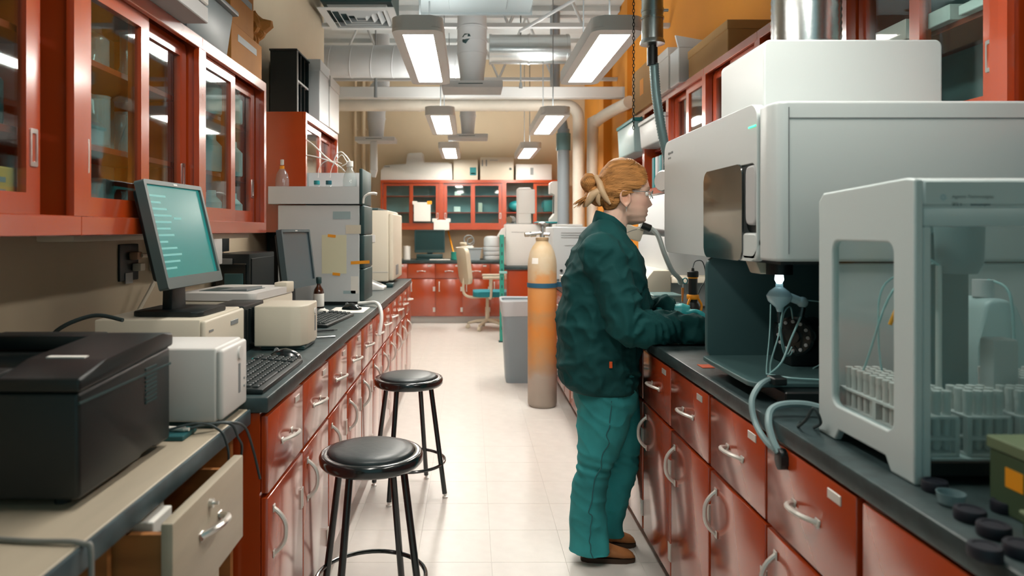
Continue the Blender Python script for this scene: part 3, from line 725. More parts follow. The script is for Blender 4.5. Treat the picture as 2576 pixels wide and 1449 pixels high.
# ------------------------------------------------------------------ white laser printer
U = thing('laser_printer', 'low white laser printer with a dark output slot on the left bench', 'printer', (-1.0, 2.98, Zt), -.10)
X0, X1, Y0, Y1, Z0, Z1 = -.155, .165, -.21, .225, .004, .192
b = B().box((X0, Y0, Z0), (X1, Y1, Z1-.028), .012, 3); obj('body', b, CREAM, U, local=True)
b = B().prism(rrect(X0-.002, Y0-.002, X1+.002, Y1+.002, .03, 5), 'z', Z1-.030, Z1, .006, 2, holes=())
obj('top_cover', b, WHITE, U, local=True)
obj('output_slot', B().prism([(-.11, -.12), (.10, -.12), (.10, .06), (-.11, .06)], 'z', Z1, Z1+.0012), DTEAL, U, local=True)
obj('paper_ramp', B().prism([(-.03, Z1+.001), (.09, Z1+.001), (.09, Z1+.010), (-.03, Z1+.003)], 'y', -.11, .05), GREY, U, local=True)
obj('control_panel', B().box((X1-.055, Y1-.09, Z1-.03), (X1+.003, Y1+.004, Z1+.018), .005, 2), CREAM, U, local=True)
obj('badge', B().box((X1-.09, Y0-.003, Z1-.075), (X1-.065, Y0-.001, Z1-.068)), GREY, U, local=True)
# ------------------------------------------------------------------ black computer tower by the wall
U = thing('computer_tower', 'black computer tower with open front by the left wall', 'computer', (-1.20, 3.72, Zt))
b = B().box((-1.30, 3.51, Zt+.001), (-1.115, 3.95, 1.238), .006, 2); obj('case', b, BLACK, U)
obj('front_bay', B().box((-1.285, 3.503, .96), (-1.13, 3.512, 1.19), .004, 1), GLOSSBLK, U)
obj('drive_panel', B().box((-1.275, 3.499, 1.185), (-1.20, 3.506, 1.215), .002, 1), GREY, U)
obj('drive_panel', B().box((-1.24, 3.497, .98), (-1.145, 3.5035, 1.14), .003, 1), mat('teal_glass_bay', (.06, .16, .17), .3), U)
obj('side_panel', B().box((-1.116, 3.53, .94), (-1.110, 3.93, 1.215), .003, 1), BLACK, U)
# second monitor, turned off
monitor('slim grey-screened monitor turned side-on in front of the analyser stack', (-.895, 3.42), (-.83, 3.745), 1.065, 1.365, .13, Zt, SCRG, 0, mat('slate_bezel', (.06, .09, .10), .4))
solo('amber_bottle', B().lathe([(.028, .0005), (.030, .004), (.030, .085), (.026, .105), (.012, .125), (.011, .135), (.011, .14)], (-.868, 3.975, Zt), 24), mat('amber_glass', (.05, .012, .004), .12, coat=.6), 'brown glass bottle with white label beside the grey monitor', 'bottle')
ab = bpy.data.objects['amber_bottle']
obj('cap', B().lathe([(.015, .138), (.016, .14), (.016, .172), (.014, .175)], (-.868, 3.975, Zt), 20), DTEAL, ab)
obj('label_wrap', B().lathe([(.0304, .008), (.0306, .009), (.0306, .08), (.0304, .081)], (-.868, 3.975, Zt), 24), PAPER, ab)
keyboard('black keyboard below the grey side-on monitor', (-.70, 3.38, Zt), PI/2-.1)
mouse('black mouse on a white pad before the analyser stack', (-.66, 3.86, Zt+.0025), PI*.9)
solo('mouse_pad', B().prism(rrect(-.77, 3.72, -.575, 3.98, .01, 3), 'z', Zt+.0003, Zt+.0022), PAPER, 'white paper pad under the far black mouse', 'mouse pad')
solo('crumpled_tissue', B().sphere((-.755, 3.56, Zt+.021), .03, 14, (1, .8, .7)), PAPER, 'small white crumpled tissue beside the far keyboard', 'tissue')
for v in bpy.data.objects['crumpled_tissue'].data.vertices: v.co += v.co.normalized()*noise.noise(v.co*90)*.009
b = B().tube([(-.67, 3.02, Zt+.006), (-.60, 3.05, Zt+.006)], .004, 8).cyl((-.60, 3.05, Zt+.006), (-.585, 3.056, Zt+.006), .002, n=8)
solo('pen', b, BLACK, 'black pen lying on the left worktop beyond the white box', 'pen')
b = B().tube([(-.64, 2.84, Zt+.005), (-.57, 2.87, Zt+.005)], .0035, 8).cyl((-.575, 2.868, Zt+.005), (-.56, 2.875, Zt+.005), .0045, n=8)
solo('pen', b, STEEL, 'thin steel pen lying at the left worktop edge by the white box', 'pen')
# ------------------------------------------------------------------ tall white analyser stack
U = thing('analyser_stack', 'tall white chromatography stack with taped notes and bottles on top', 'instrument', (-.88, 4.27, Zt))
X0, X1, Y0, Y1 = -1.135, -.655, 4.10, 4.44
obj('foot_plinth', B().box((X0+.02, Y0+.02, Zt+.0005), (X1-.02, Y1-.02, Zt+.02)), BLACK, U)
zz = (Zt+.02, 1.13, 1.33, 1.505)
for a, c in zip(zz, zz[1:]):
    obj('module', B().box((X0, Y0, a+.0008), (X1, Y1, c-.0008), .005, 2), GREYW, U)
    obj('front_door', B().box((X1, Y0, a+.001), (X1+.028, Y1, c-.001), .008, 3), DTEAL, U)
obj('side_cover', B().box((X0+.001, Y0-.005, Zt+.021), (X1-.001, Y0-.0005, 1.503), .002, 1), GREYW, U)
tr = obj('solvent_tray', B().prism([(X0-.055, Y0-.012), (X1+.0, Y0-.012), (X1+.0, Y1), (X0-.055, Y1)], 'z', 1.512, 1.52).box((X0-.055, Y0-.012, 1.52), (X1, Y0+.0, 1.615)).box((X0-.055, Y1-.012, 1.52), (X1, Y1, 1.718)).box((X0-.055, Y0, 1.52), (X0-.043, Y1-.012, 1.615)), GREYW, U)
obj('tray_front', B().box((X1, Y0-.012, 1.508), (X1+.02, Y1, 1.72), .005, 2), DTEAL, U)
obj('tray_back_wall', B().box((X0-.02, Y1-.04, 1.616), (X1-.0, Y1-.0125, 1.72)), GREYW, U)
def on_face(name, px0, py0, px1, py1, m, lift=.0012, rot=0):
    a, c = at(px0, py0, Y0), at(px1, py1, Y0)
    b = B().box((a.x, Y0-.005-lift, c.z), (c.x, Y0-.005-lift+.001, a.z))
    if rot:
        o = (a+c)/2; b.xf(Matrix.Translation(o) @ Matrix.Rotation(rot, 4, 'Y') @ Matrix.Translation(-o))
    return obj(name, b, m, U)
YEL = mat('pale_yellow_paper', (.66, .64, .46), .8)
on_face('sheet', 810, 591, 872, 688, YEL)
on_face('label_plate', 838, 532, 882, 551, mat('slate_label', (.30, .40, .42), .5))
on_face('sheet', 870, 566, 908, 588, CREAM)
on_face('tape', 825, 590, 845, 597, ORANGE, .002, .1)
on_face('tape', 837, 686, 856, 693, ORANGE, .002, .1)
t = on_face('tape', 883, 656, 930, 664, ORANGE, .002, -.05)
on_face('cylinder_label', 883, 695, 902, 738, PAPER)
on_face('label_plate', 864, 731, 895, 739, mat('slate_label', (.30, .40, .42), .5))
# hose from the stack over the edge
cable('white drain hose curling from the analyser stack over the bench edge', [(-.66, 4.08, .928), (-.60, 4.07, .932), (-.545, 4.03, .936), (-.515, 3.98, .905), (-.505, 3.94, .86), (-.507, 3.91, .81), (-.512, 3.89, .77)], .0105, WTUBE, name='hose', cat='hose')
b = B().tube([at(915, 512, 4.09)-Vector((0, .02, 0)), at(918, 497, 4.1)-Vector((0, .03, 0)), at(928, 489, 4.1)-Vector((0, .03, 0)), at(942, 487, 4.1)-Vector((0, .03, 0)), at(950, 489, 4.1)-Vector((0, .03, 0))], [.006]*16+[.008]*16+[.009]*1, 8, sm=8)
obj('drain_spout', b, WTUBE, U)
BOT = pane_mat('bottle_glass', (.88, .92, .92), .05, 1.4, haze=(.7, .75, .75, .22))
def bottle(label, x, y, z, r, h, cap, caph=.03, fill=None):
    U2 = thing('solvent_bottle', label, 'bottle', (x, y, z), 0, 'solvent bottles on the analyser stack')
    prof = [(r*.9, .0006), (r, .006), (r, h*.58), (r*.85, h*.72), (r*.42, h*.88), (r*.40, h)]
    obj('glass', B().lathe(prof, (x, y, z), 24), BOT, U2)
    obj('cap', B().lathe([(r*.46, h*.93), (r*.5, h*.94), (r*.5, h*.94+caph), (r*.42, h*.95+caph)], (x, y, z), 20), cap, U2)
    if fill: obj('liquid', B().lathe([(r*.88, .003), (r*.95, .007), (r*.95, h*fill), (.001, h*fill+.0001)], (x, y, z), 24), BOT, U2)
    return U2
zt = 1.5203
p = at(712, 470, 4.2); q = bottle('clear bottle with a yellow-taped neck at the left of the analyser tray', p.x, 4.2, zt, .046, .245, WHITE, .03, .4)
obj('tape', B().lathe([(.0235, .205), (.0245, .206), (.0245, .222), (.0235, .223)], (p.x, 4.2, zt), 20), ORANGE, q)
p = at(880, 470, 4.2); bottle('clear bottle with white cap and tubing at the right of the analyser tray', p.x, 4.2, zt, .042, .235, WHITE, .03, .3)
for k, px in enumerate((797, 827)):
    p = at(px, 470, 4.16); bottle('low bottle with a %s cap in the middle of the analyser tray' % ('teal', 'dark blue')[k], p.x, 4.16, zt, .036, .118, (TEALP, mat('deep_teal_cap', (.005, .09, .12), .4))[k], .022, .3)
tb = lambda lab, P, r=.0034: cable(lab, P, r, WTUBE, 8, 'tubing', 'tubing')
tb('white tube arching high from the left solvent bottle', [at(712, 402, 4.2), at(714, 375, 4.2), at(728, 350, 4.2), at(752, 343, 4.2), at(785, 362, 4.2), at(820, 395, 4.2), at(855, 420, 4.2), at(868, 432, 4.2)], .0042)
tb('white tube arching low from the left solvent bottle', [at(718, 405, 4.19), at(735, 393, 4.19), at(765, 390, 4.19), at(800, 396, 4.19), at(840, 410, 4.19), at(862, 424, 4.19)], .0036)
tb('looped white tubing at the neck of the right solvent bottle', [at(838, 412, 4.2), at(846, 390, 4.2), at(858, 382, 4.2), at(870, 392, 4.2), at(880, 405, 4.2)], .0036)
tb('coiled white tubing beside the right solvent bottle', [at(835, 420, 4.18), at(848, 400, 4.18), at(860, 390, 4.18), at(868, 400, 4.18), at(872, 410, 4.18), at(860, 418, 4.18)], .003)
tb('thin white tube rising from the teal-capped bottle', [at(800, 447, 4.16), at(802, 425, 4.16), at(815, 408, 4.16), at(835, 405, 4.16), at(850, 420, 4.16)], .0022)
tb('thin white tube rising from the dark blue capped bottle', [at(830, 447, 4.16), at(834, 425, 4.16), at(845, 408, 4.16), at(860, 412, 4.17)], .0022)
# dark module stack left of the white one, against the wall
U = thing('instrument_rack', 'dark teal instrument standing behind the white analyser stack by the wall', 'instrument', (-1.2, 4.6, Zt))
obj('body', B().box((-1.31, 4.47, Zt+.001), (-1.0, 4.9, 1.34), .006, 2), DTEAL, U)
obj('front_panel', B().box((-1.29, 4.463, 1.0), (-1.02, 4.4705, 1.31), .003, 1), BLACK, U)
# ------------------------------------------------------------------ cream chromatograph at the far end
U = thing('gas_chromatograph', 'tall cream chromatograph oven at the far end of the left bench', 'instrument', (-.86, 5.9, Zt))
obj('body', B().box((-1.15, 5.54, Zt+.03), (-.655, 6.27, 1.515), .012, 3), CREAM, U)
obj('front_panel', B().box((-.656, 5.56, Zt+.035), (-.618, 6.25, 1.49), .014, 3), CREAM, U)
obj('top_lid', B().box((-1.14, 5.56, 1.5155), (-.74, 6.25, 1.535), .006, 2), DTEAL, U)
for k in range(6): obj('louver', B().box((-1.10, 5.534, 1.37+.018*k), (-.80, 5.5402, 1.378+.018*k)), LGREY, U)
obj('spec_plate', B().box((-1.0, 5.534, 1.26), (-.76, 5.5402, 1.32), .001, 1), WHITE, U)
obj('display', B().box((-.6175, 5.75, .985), (-.614, 5.92, 1.07), .002, 1), GREY, U)
obj('seam_strip', B().box((-1.15, 5.5385, 1.02), (-.655, 5.5402, 1.024)), LGREY, U)
for y in (5.6, 6.2):
    for x in (-1.1, -.70): obj('foot', B().cyl((x, y, Zt+.0003), (x, y, Zt+.031), .02, n=14), DTEAL, U)
U = thing('desk_telephone', 'small white wedge-shaped telephone on the left worktop before the cream chromatograph', 'telephone', (-.70, 5.2, Zt))
b = B().prism([(-.80, Zt+.0005), (-.64, Zt+.0005), (-.64, Zt+.02), (-.80, Zt+.085)], 'y', 5.10, 5.30, .004, 2); obj('base', b, WHITE, U)
obj('handset', B().tube([(-.78, 5.12, Zt+.095), (-.78, 5.20, Zt+.105), (-.78, 5.28, Zt+.095)], .016, 10, sm=4), WHITE, U)
obj('keypad', B().prism([(-.74, Zt+.062), (-.67, Zt+.0335), (-.67, Zt+.035), (-.74, Zt+.0635)], 'y', 5.2, 5.28), GREY, U)
b = B().box((-.655, 5.36, Zt+.0005), (-.60, 5.48, Zt+.03), .006, 2); solo('stapler', b, DTEAL, 'dark teal block on the worktop before the cream chromatograph', 'stapler')
# ------------------------------------------------------------------ wall things on the left
U = thing('power_outlet', 'black wall outlet with plugs left of the teal monitor', 'outlet', (XL, 2.68, 1.17))
obj('plate', B().box((XL+.0005, 2.60, 1.165), (XL+.010, 2.745, 1.305), .003, 2), BLACK, U)
obj('plug', B().box((XL+.0105, 2.665, 1.245), (XL+.045, 2.705, 1.275), .005, 2), mat('orange_beige_plug', (.35, .22, .13), .5), U)
obj('plug', B().box((XL+.0105, 2.69, 1.20), (XL+.045, 2.73, 1.23), .005, 2), CREAM, U)
obj('tag', B().box((XL+.011, 2.635, 1.155), (XL+.014, 2.69, 1.195)), LGREY, U)
cable('cream cord drooping from the wall outlet to the bench', [(XL+.048, 2.69, 1.26), (XL+.075, 2.75, 1.255), (XL+.085, 2.77, 1.22), (XL+.07, 2.73, 1.14), (XL+.05, 2.62, 1.02), (XL+.05, 2.52, .93)], .008, CREAM)
cable('thin brown cord curling up from behind the black printer', [(XL+.03, 1.98, .93), (XL+.03, 2.03, 1.02), (XL+.03, 2.12, 1.04), (XL+.03, 2.19, 1.0), (XL+.03, 2.2, .93)], .005, mat('brown_cord', (.12, .06, .03), .5))
U = thing('cabinet_light', 'slim white light bar under the left wall cabinets', 'lamp', (-1.12, 2.97, 1.32))
obj('housing', B().box((-1.20, 2.62, 1.322), (-1.06, 3.33, 1.3445), .004, 2), CREAM, U)
U = thing('cabinet_light', 'slim white light bar under the nearer left wall cabinet beside the outlet', 'lamp', (-1.2, 2.2, 1.32))
obj('housing', B().box((-1.25, 2.0, 1.325), (-1.14, 2.50, 1.3445), .004, 2), CREAM, U)
U = thing('wall_dispenser', 'white boxy dispenser on the wall under the left cabinets, above the black tower', 'dispenser', (XL, 3.15, 1.17))
obj('body', B().box((XL+.0005, 2.85, 1.19), (XL+.09, 3.45, 1.318), .006, 2), WHITE, U)
obj('slot', B().box((XL+.0905, 2.98, 1.205), (XL+.093, 3.03, 1.27), .001, 1), GREY, U)
obj('slot', B().box((XL+.0905, 3.14, 1.275), (XL+.093, 3.17, 1.305), .001, 1), GREY, U)
U = thing('power_outlet', 'small black outlet box on the wall left of the analyser stack', 'outlet', (XL, 3.72, 1.25))
obj('plate', B().box((XL+.0005, 3.62, 1.245), (XL+.03, 3.72, 1.335), .003, 2), BLACK, U)
cable('thin blue cord hanging under the end of the left wall cabinets', [(XL+.06, 3.36, 1.32), (XL+.07, 3.38, 1.26), (XL+.05, 3.36, 1.2)], .005, mat('blue_cord', (.12, .32, .42), .5))
# ------------------------------------------------------------------ stools
def stool_proto():
    U = thing('lab_stool', 'x', 'stool')
    H = .598
    obj('seat_rim', B().lathe([(.0, H-.045), (.150, H-.045), (.168, H-.042), (.1765, H-.032), (.178, H-.012), (.174, H-.003), (.166, H), (.150, H-.001), (.147, H-.008), (.0, H-.008)], n=48), GLOSSBLK, U, local=True, ang=50)
    obj('seat_pad', B().lathe([(.0, H-.008), (.146, H-.0075), (.147, H+.002), (.140, H+.009), (.110, H+.0145), (.06, H+.017), (.0, H+.0175)], n=48), mat('black_vinyl_pad', (.022, .034, .037), .38, bump=(45, .08)), U, local=True, ang=60)
    for k in range(4):
        a = math.radians(64.5+90*k); c, s = math.cos(a), math.sin(a)
        p0 = Vector((.128*c, .128*s, H-.044)); p1 = Vector((.206*c, .206*s, .022))
        lg = obj('leg', B().tube([p0, p1], .0125, 14), GLOSSBLK, U, local=True)
        obj('glide', B().lathe([(.009, .0285), (.009, .018), (.007, .016), (.007, .010), (.0135, .008), (.0145, .0005)], (.208*c, .208*s, 0), 14), CHROME, lg, local=True)
    pts = [(.187*math.cos(2*PI*i/48), .187*math.sin(2*PI*i/48), .165) for i in range(48)]
    obj('foot_ring', B().tube(pts, .0078, 10, closed=True), GLOSSBLK, U, local=True)
    return U
st = stool_proto(); st.location = (-.342, 2.40, 0); st['label'] = 'black round-seated lab stool nearest the camera'; st['group'] = 'lab stools in the aisle'
dup(st, (-.322, 3.61, 0), .05, 'black round-seated lab stool standing farther down the aisle')
# ------------------------------------------------------------------ on top of the left wall cabinets
TOPZ = ZL1+.0005
U = thing('storage_box', 'flat white file box overhanging the left wall cabinets at the top edge', 'box', (-1.1, 2.15, TOPZ))
obj('body', B().box((-1.30, 1.85, TOPZ), (-.905, 2.40, TOPZ+.055), .003, 1), LGREY, U)
obj('lid', B().box((-1.305, 1.84, TOPZ+.056), (-.898, 2.385, TOPZ+.13), .004, 1), WHITE, U)
U = thing('storage_tub', 'grey plastic tub with lid on the left wall cabinets', 'tub', (-1.15, 2.65, TOPZ))
TUBG = mat('cloudy_grey_tub', (.17, .23, .25), .4)
b = B().prism([(-1.27, TOPZ), (-1.0, TOPZ), (-.975, TOPZ+.17), (-1.29, TOPZ+.17)], 'y', 2.45, 2.86, .008, 2); obj('body', b, TUBG, U)
obj('lid', B().box((-1.30, 2.43, TOPZ+.171), (-.96, 2.885, TOPZ+.19), .005, 2), GREY, U)
def carton(label, a, c, strip=True, m=CARD, grp='cartons stored on top of cabinets', face='x'):
    U = thing('cardboard_box', label, 'box', ((a[0]+c[0])/2, (a[1]+c[1])/2, a[2]), 0, grp)
    obj('body', B().box(a, c, .002, 1), m, U)
    obj('flap_seam', B().box((a[0]+.01, (a[1]+c[1])/2-.002, c[2]), (c[0]-.01, (a[1]+c[1])/2+.002, c[2]+.001)), m, U)
    if strip:
        ym = (a[1]+c[1])/2
        if face == 'x': obj('printed_label', B().box((c[0], ym-.13, c[2]-.065), (c[0]+.001, ym+.13, c[2]-.035)), GREY, U)
        if face == '-x': obj('printed_label', B().box((a[0]-.001, ym-.06, c[2]-.12), (a[0], ym+.06, c[2]-.05)), GREY, U)
    return U
carton('orange-brown cardboard box with grey label, lower of two on the left wall cabinets', (-1.31, 2.905, TOPZ), (-1.0, 3.33, TOPZ+.165))
carton('orange-brown cardboard box with grey label, upper of two on the left wall cabinets', (-1.30, 2.78+.13, TOPZ+.1665), (-1.005, 3.22, TOPZ+.36))
b = B().sphere((-1.06, 3.33, TOPZ+.245), .085, 22, (1, .8, .9))
solo('crumpled_paper', b, CARD, 'crumpled brown packing paper beside the stacked cardboard boxes', 'paper')
cp = bpy.data.objects['crumpled_paper']
for v in cp.data.vertices:
    c0 = v.co-Vector((0, 0, .075)); v.co += c0.normalized()*(noise.noise(v.co*22)*.055+noise.noise(v.co*60)*.014)
cp.data.polygons.foreach_set('use_smooth', [False]*len(cp.data.polygons))
cp.location.z = TOPZ+.166+.01
# on the second left cabinet
T2 = ZL1+.0005
U = thing('magazine_rack', 'tall black open shelf organiser on the second left wall cabinet', 'rack', (-1.13, 4.36, T2))
b = B().box((-1.21, 4.20, T2), (-1.05, 4.215, T2+.37)).box((-1.21, 4.50, T2), (-1.05, 4.515, T2+.37)).box((-1.21, 4.2155, T2), (-1.195, 4.4995, T2+.36)).box((-1.195, 4.2155, T2), (-1.05, 4.4995, T2+.012)).box((-1.215, 4.19, T2+.3705), (-1.045, 4.525, T2+.382), .002, 1)
obj('frame', b, BLACK, U)
for k in range(1, 3): obj('divider', B().box((-1.19, 4.215+.095*k, T2+.0125), (-1.052, 4.223+.095*k, T2+.368)), BLACK, U)
for z in (.19,): obj('shelf', B().box((-1.194, 4.2156, T2+z), (-1.049, 4.4994, T2+z+.012)), LGREY, U)
obj('front_strip', B().box((-1.0495, 4.20, T2), (-1.044, 4.213, T2+.37)), LGREY, U)
solo('ring_binder', B().box((-1.16, 4.23, T2+.2025), (-1.06, 4.27, T2+.345), .003, 1), CREAM, 'cream binder leaning inside the black shelf organiser', 'binder')
solo('storage_box', B().box((-1.30, 4.545, T2), (-.985, 4.83, T2+.40), .004, 1).box((-1.305, 4.54, T2+.33), (-.98, 4.835, T2+.404), .003, 1), GREYW, 'tall white storage box behind the black shelf organiser', 'box', 'white boxes on the second left cabinet')
solo('storage_box', B().box((-1.30, 4.85, T2), (-.98, 5.18, T2+.36), .004, 1).box((-1.305, 4.845, T2+.29), (-.975, 5.185, T2+.364), .003, 1), WHITE, 'white storage box at the far end of the second left cabinet', 'box', 'white boxes on the second left cabinet')
# ------------------------------------------------------------------ contents of the left wall cabinets
sh = lambda k: ZL0+(k+1)*(ZL1-ZL0)/3+.0185
U = thing('cardboard_box', 'yellow-brown cardboard box with printed marks inside the near left cabinet', 'box', (-1.18, 1.56, ZL0+.0225))
obj('body', B().box((-1.28, 1.44, ZL0+.0225), (-1.07, 1.66, ZL0+.16), .003, 1), mat('yellow_cardboard', (.50, .30, .08), .7), U)
for k in range(4): obj('printed_mark', B().box((-1.0698, 1.56, ZL0+.04+.028*k), (-1.0692, 1.60, ZL0+.052+.028*k)), GREY, U)
LABG = pane_mat('lab_glassware', (.85, .92, .92), .08, 1.6, haze=(.7, .78, .78, .20))
def flask(label, x, y, z, r, h, kind, m=None, group=None):
    prof = {'beaker': [(r*.95, .0006), (r, .005), (r, h), (r*1.06, h+.004), (r*.95, h+.003), (r*.94, .008), (.001, .006)],
            'flask': [(r*.9, .0006), (r, .008), (r*.95, h*.2), (r*.32, h*.72), (r*.30, h*.95), (r*.38, h), (.001, h+.0001)],
            'bottle': [(r*.95, .0006), (r, .006), (r, h*.68), (r*.45, h*.84), (r*.42, h), (.001, h+.0001)],
            'cylinder': [(r*1.3, .0006), (r*1.3, .008), (r*.7, .012), (r*.7, h), (r*.8, h+.002), (.001, h+.003)]}[kind]
    return solo(kind if kind != 'cylinder' else 'measuring_cylinder', B().lathe(prof, (x, y, z), 20), m or LABG, label, 'glassware' if m is None else 'bottle', group, base=(x, y, z))
rnd = random.Random(4)
nm = {'beaker': 'clear beaker', 'flask': 'clear conical flask', 'cylinder': 'clear measuring cylinder', 'bottle': 'clear bottle'}
for sk, zs in enumerate((ZL0+.0225, sh(0), sh(1))):
    for i in range(6):
        kd = ('beaker', 'flask', 'cylinder', 'beaker', 'bottle', 'flask')[(i+sk) % 6]
        flask(nm[kd]+' on the %s shelf of the left cabinet above the teal monitor' % ('bottom', 'middle', 'upper')[sk], -1.12-.07*(i % 2), 1.87+.105*i+rnd.uniform(-.01, .01), zs, .036, .11+.05*rnd.random(), kd, group='%s on the %s shelf of the glassware cabinet' % (kd, ('bottom', 'middle', 'upper')[sk]))
PALEB = mat('pale_teal_bottle_plastic', (.30, .46, .46), .4)
for sk, zs in enumerate((ZL0+.0225, sh(0), sh(1))):
    for i in range(5):
        flask('pale bottle on the %s shelf of the last cabinet in the left row' % ('bottom', 'middle', 'upper')[sk], -1.10-.09*(i % 2), 2.69+.13*i, zs, .045, .16, 'bottle', PALEB, 'pale bottles on the %s shelf' % ('bottom', 'middle', 'upper')[sk])
for i in range(4):
    flask('dark bottle on the middle shelf of the near left cabinet', -1.12-.08*(i % 2), 1.42+.09*i, sh(0), .038, .15, 'bottle', DTEAL, 'dark bottles in the near left cabinet')
# ------------------------------------------------------------------ large plasma spectrometer
def bevel_mod(o, w_=.006, seg=3):
    m = o.modifiers.new('bevel', 'BEVEL'); m.width = w_; m.segments = seg; m.limit_method = 'ANGLE'; m.angle_limit = math.radians(40); m.harden_normals = False
    return o
BODYW = mat('spectrometer_enamel', (.57, .62, .615), .36)
TRAYM = mat('teal_grey_tray', (.055, .115, .118), .42)
SMOKE = mat('smoked_window', (.022, .030, .031), .06, coat=1)
U = thing('plasma_spectrometer', 'large white plasma spectrometer with smoked window and open torch bay on the right bench', 'instrument', (1.08, 2.17, Zt))
ICP = U
plan = [(.765, 2.645), (.765, 1.80), (.7425, 1.79), (.7425, 1.745), (.748, 1.720), (.757, 1.706), (.775, 1.70), (1.60, 1.70), (1.60, 2.645)]
obj('upper_body', bevel := B().prism(plan, 'z', 1.282, 1.676, .012, 3), BODYW, U)
o = obj('front_cover', B().prism(rrect(1.795, 1.276, 2.652, 1.690, .045, 6), 'x', .7385, .7645, holes=[rrect(1.80, 1.262+.03, 2.19, 1.535, .03, 5)]), BODYW, U); bevel_mod(o, .008)
obj('viewing_window', B().prism(rrect(1.885, 1.275, 2.195, 1.540, .03, 6), 'x', .7345, .7400, .002, 1), SMOKE, U)
obj('handle_recess', B().prism(rrect(1.802, 1.352, 1.89, 1.535, .03, 6), 'x', .750, .7645), BLACK, U)
o = obj('door_grip', B().prism(rrect(1.800, 1.372, 1.868, 1.530, .022, 6), 'x', .7365, .7600), LGREY, U); bevel_mod(o, .006)
o = obj('lower_cheek', B().prism(rrect(1.795, 1.279, 1.895, 1.352, .02, 5), 'x', .7385, .762), BODYW, U); bevel_mod(o, .006)
obj('side_seam', B().box((.778, 1.6985, 1.632), (1.599, 1.7003, 1.6345)), GREY, U)
obj('side_seam', B().box((.7765, 1.6985, 1.30), (.7785, 1.7003, 1.66)), GREY, U)
obj('status_light', B().box((.736, 1.80, 1.628), (.7388, 1.845, 1.632)), mat('green_led', (.05, .8, .4), .4, emit=((.05, 1, .45), 1.5)), U)
text('lettering', 'Agilent 5110', .012, (.738, 2.60, 1.640), FACE_AISLE_R, GREY, U)
text('lettering', 'ICP-OES', .010, (.738, 2.60, 1.622), FACE_AISLE_R, GREY, U)
# exhaust hood on top
o = obj('exhaust_hood', B().prism(rrect(.885, 1.60, 1.425, 1.935, .022, 8), 'y', 2.10, 2.46), BODYW, U); bevel_mod(o, .006)
# torch bay
b = B().prism(rrect(.742, .955, 1.24, 1.277, .035, 6), 'y', 2.190, 2.206); o = obj('bay_wall', b, TRAYM, U); bevel_mod(o, .004)
b = B().prism(rrect(.722, 1.79, 1.24, 2.189, .035, 6), 'z', .953, .966); o = obj('drip_tray', b, TRAYM, U); bevel_mod(o, .003)
obj('base_plinth', B().box((.79, 1.745, Zt+.0005), (1.24, 2.15, .9525), .004, 1), BLACK, U)
obj('bay_back', B().box((1.241, 1.74, Zt+.0005), (1.434, 2.206, 1.281)), DTEAL, U)
obj('lower_body', B().box((1.02, 2.207, Zt+.0005), (1.434, 2.64, 1.281), .004, 1), BODYW, U)
obj('lower_side_panel', B().box((.905, 1.716, .958), (1.60, 1.732, 1.2765), .003, 1), BODYW, U)
obj('bay_ceiling', B().box((.78, 1.75, 1.272), (1.24, 2.189, 1.2815)), BLACK, U)
obj('latch_block', B().prism([(.815, 1.235), (.905, 1.235), (.905, 1.273), (.80, 1.273)], 'y', 1.96, 2.03, .003, 1), CREAM, U)
# torch, spray chamber and pump
GLOW = mat('lit_torch', (.8, .95, 1), .3, emit=((.75, .95, 1), 7))
tx, ty = .865, 1.95
obj('torch_clamp', B().cyl((tx, ty, 1.235), (tx, ty, 1.2725), .035, n=20), BLACK, U)
obj('torch_glow', B().lathe([(.006, 0), (.012, .012), (.010, .03), (.007, .05)], (tx, ty, 1.208), 14), GLOW, U)
obj('spray_chamber', B().lathe([(.006, 0), (.010, .012), (.030, .030), (.034, .045), (.026, .058), (.010, .070), (.009, .080)], (tx, ty, 1.13), 24), mat('frosted_glass', (.55, .75, .80), .15, alpha=.8), U)
obj('chamber_arm', B().cyl((tx+.02, ty, 1.175), (tx+.055, ty-.01, 1.160), .012, n=14).sphere((tx+.06, ty-.01, 1.158), .016, 12), mat('frosted_glass', (.55, .75, .80), .15), U)
obj('nebuliser', B().cyl((tx, ty, 1.10), (tx, ty, 1.131), .006, n=10).cyl((tx+.055, ty-.012, 1.118), (tx+.06, ty-.012, 1.145), .008, n=10), GLOSSBLK, U)
ax = Vector((-.75, -.66, 0)).normalized(); pc = Vector((.955, 2.02, 1.055))
pm = obj('pump_body', B().cyl(pc+ax*-.09, pc+ax*.005, .045, n=24).box((.92, 2.0, .967), (1.06, 2.12, 1.08), .006, 2), BLACK, U)
obj('pump_head', B().lathe([(.050, 0), (.056, .004), (.056, .035), (.050, .04), (.02, .041), (.02, .05), (.001, .05)], pc, 28, axis=ax), GLOSSBLK, U)
uu = Vector((0, 0, 1)); vv = ax.cross(uu)
for k in range(12):
    a = 2*PI*k/12; p = pc+ax*.041+uu*(.042*math.cos(a))+vv*(.042*math.sin(a))
    obj('roller', B().cyl(p, p+ax*.004, .005, n=10), LGREY, U)
LIT = mat('clear_teal_tubing', (.30, .52, .53), .25)
def ptube(P, r=.0022): obj('sample_tube', B().tube(P, r, 8, sm=8), LIT, U)
ptube([(tx, ty, 1.10), (tx-.01, ty-.02, 1.07), (tx-.045, ty-.05, 1.0), (tx-.055, ty-.07, .97)])
ptube([(tx-.02, ty+.01, 1.15), (tx-.035, ty-.02, 1.08), (tx-.06, ty-.06, 1.0), (tx-.07, ty-.08, .97)], .0018)
ptube([(tx+.055, ty-.012, 1.118), (tx+.02, ty-.03, 1.06), (tx-.02, ty-.06, 1.0), (tx-.06, ty-.075, .971)], .003)
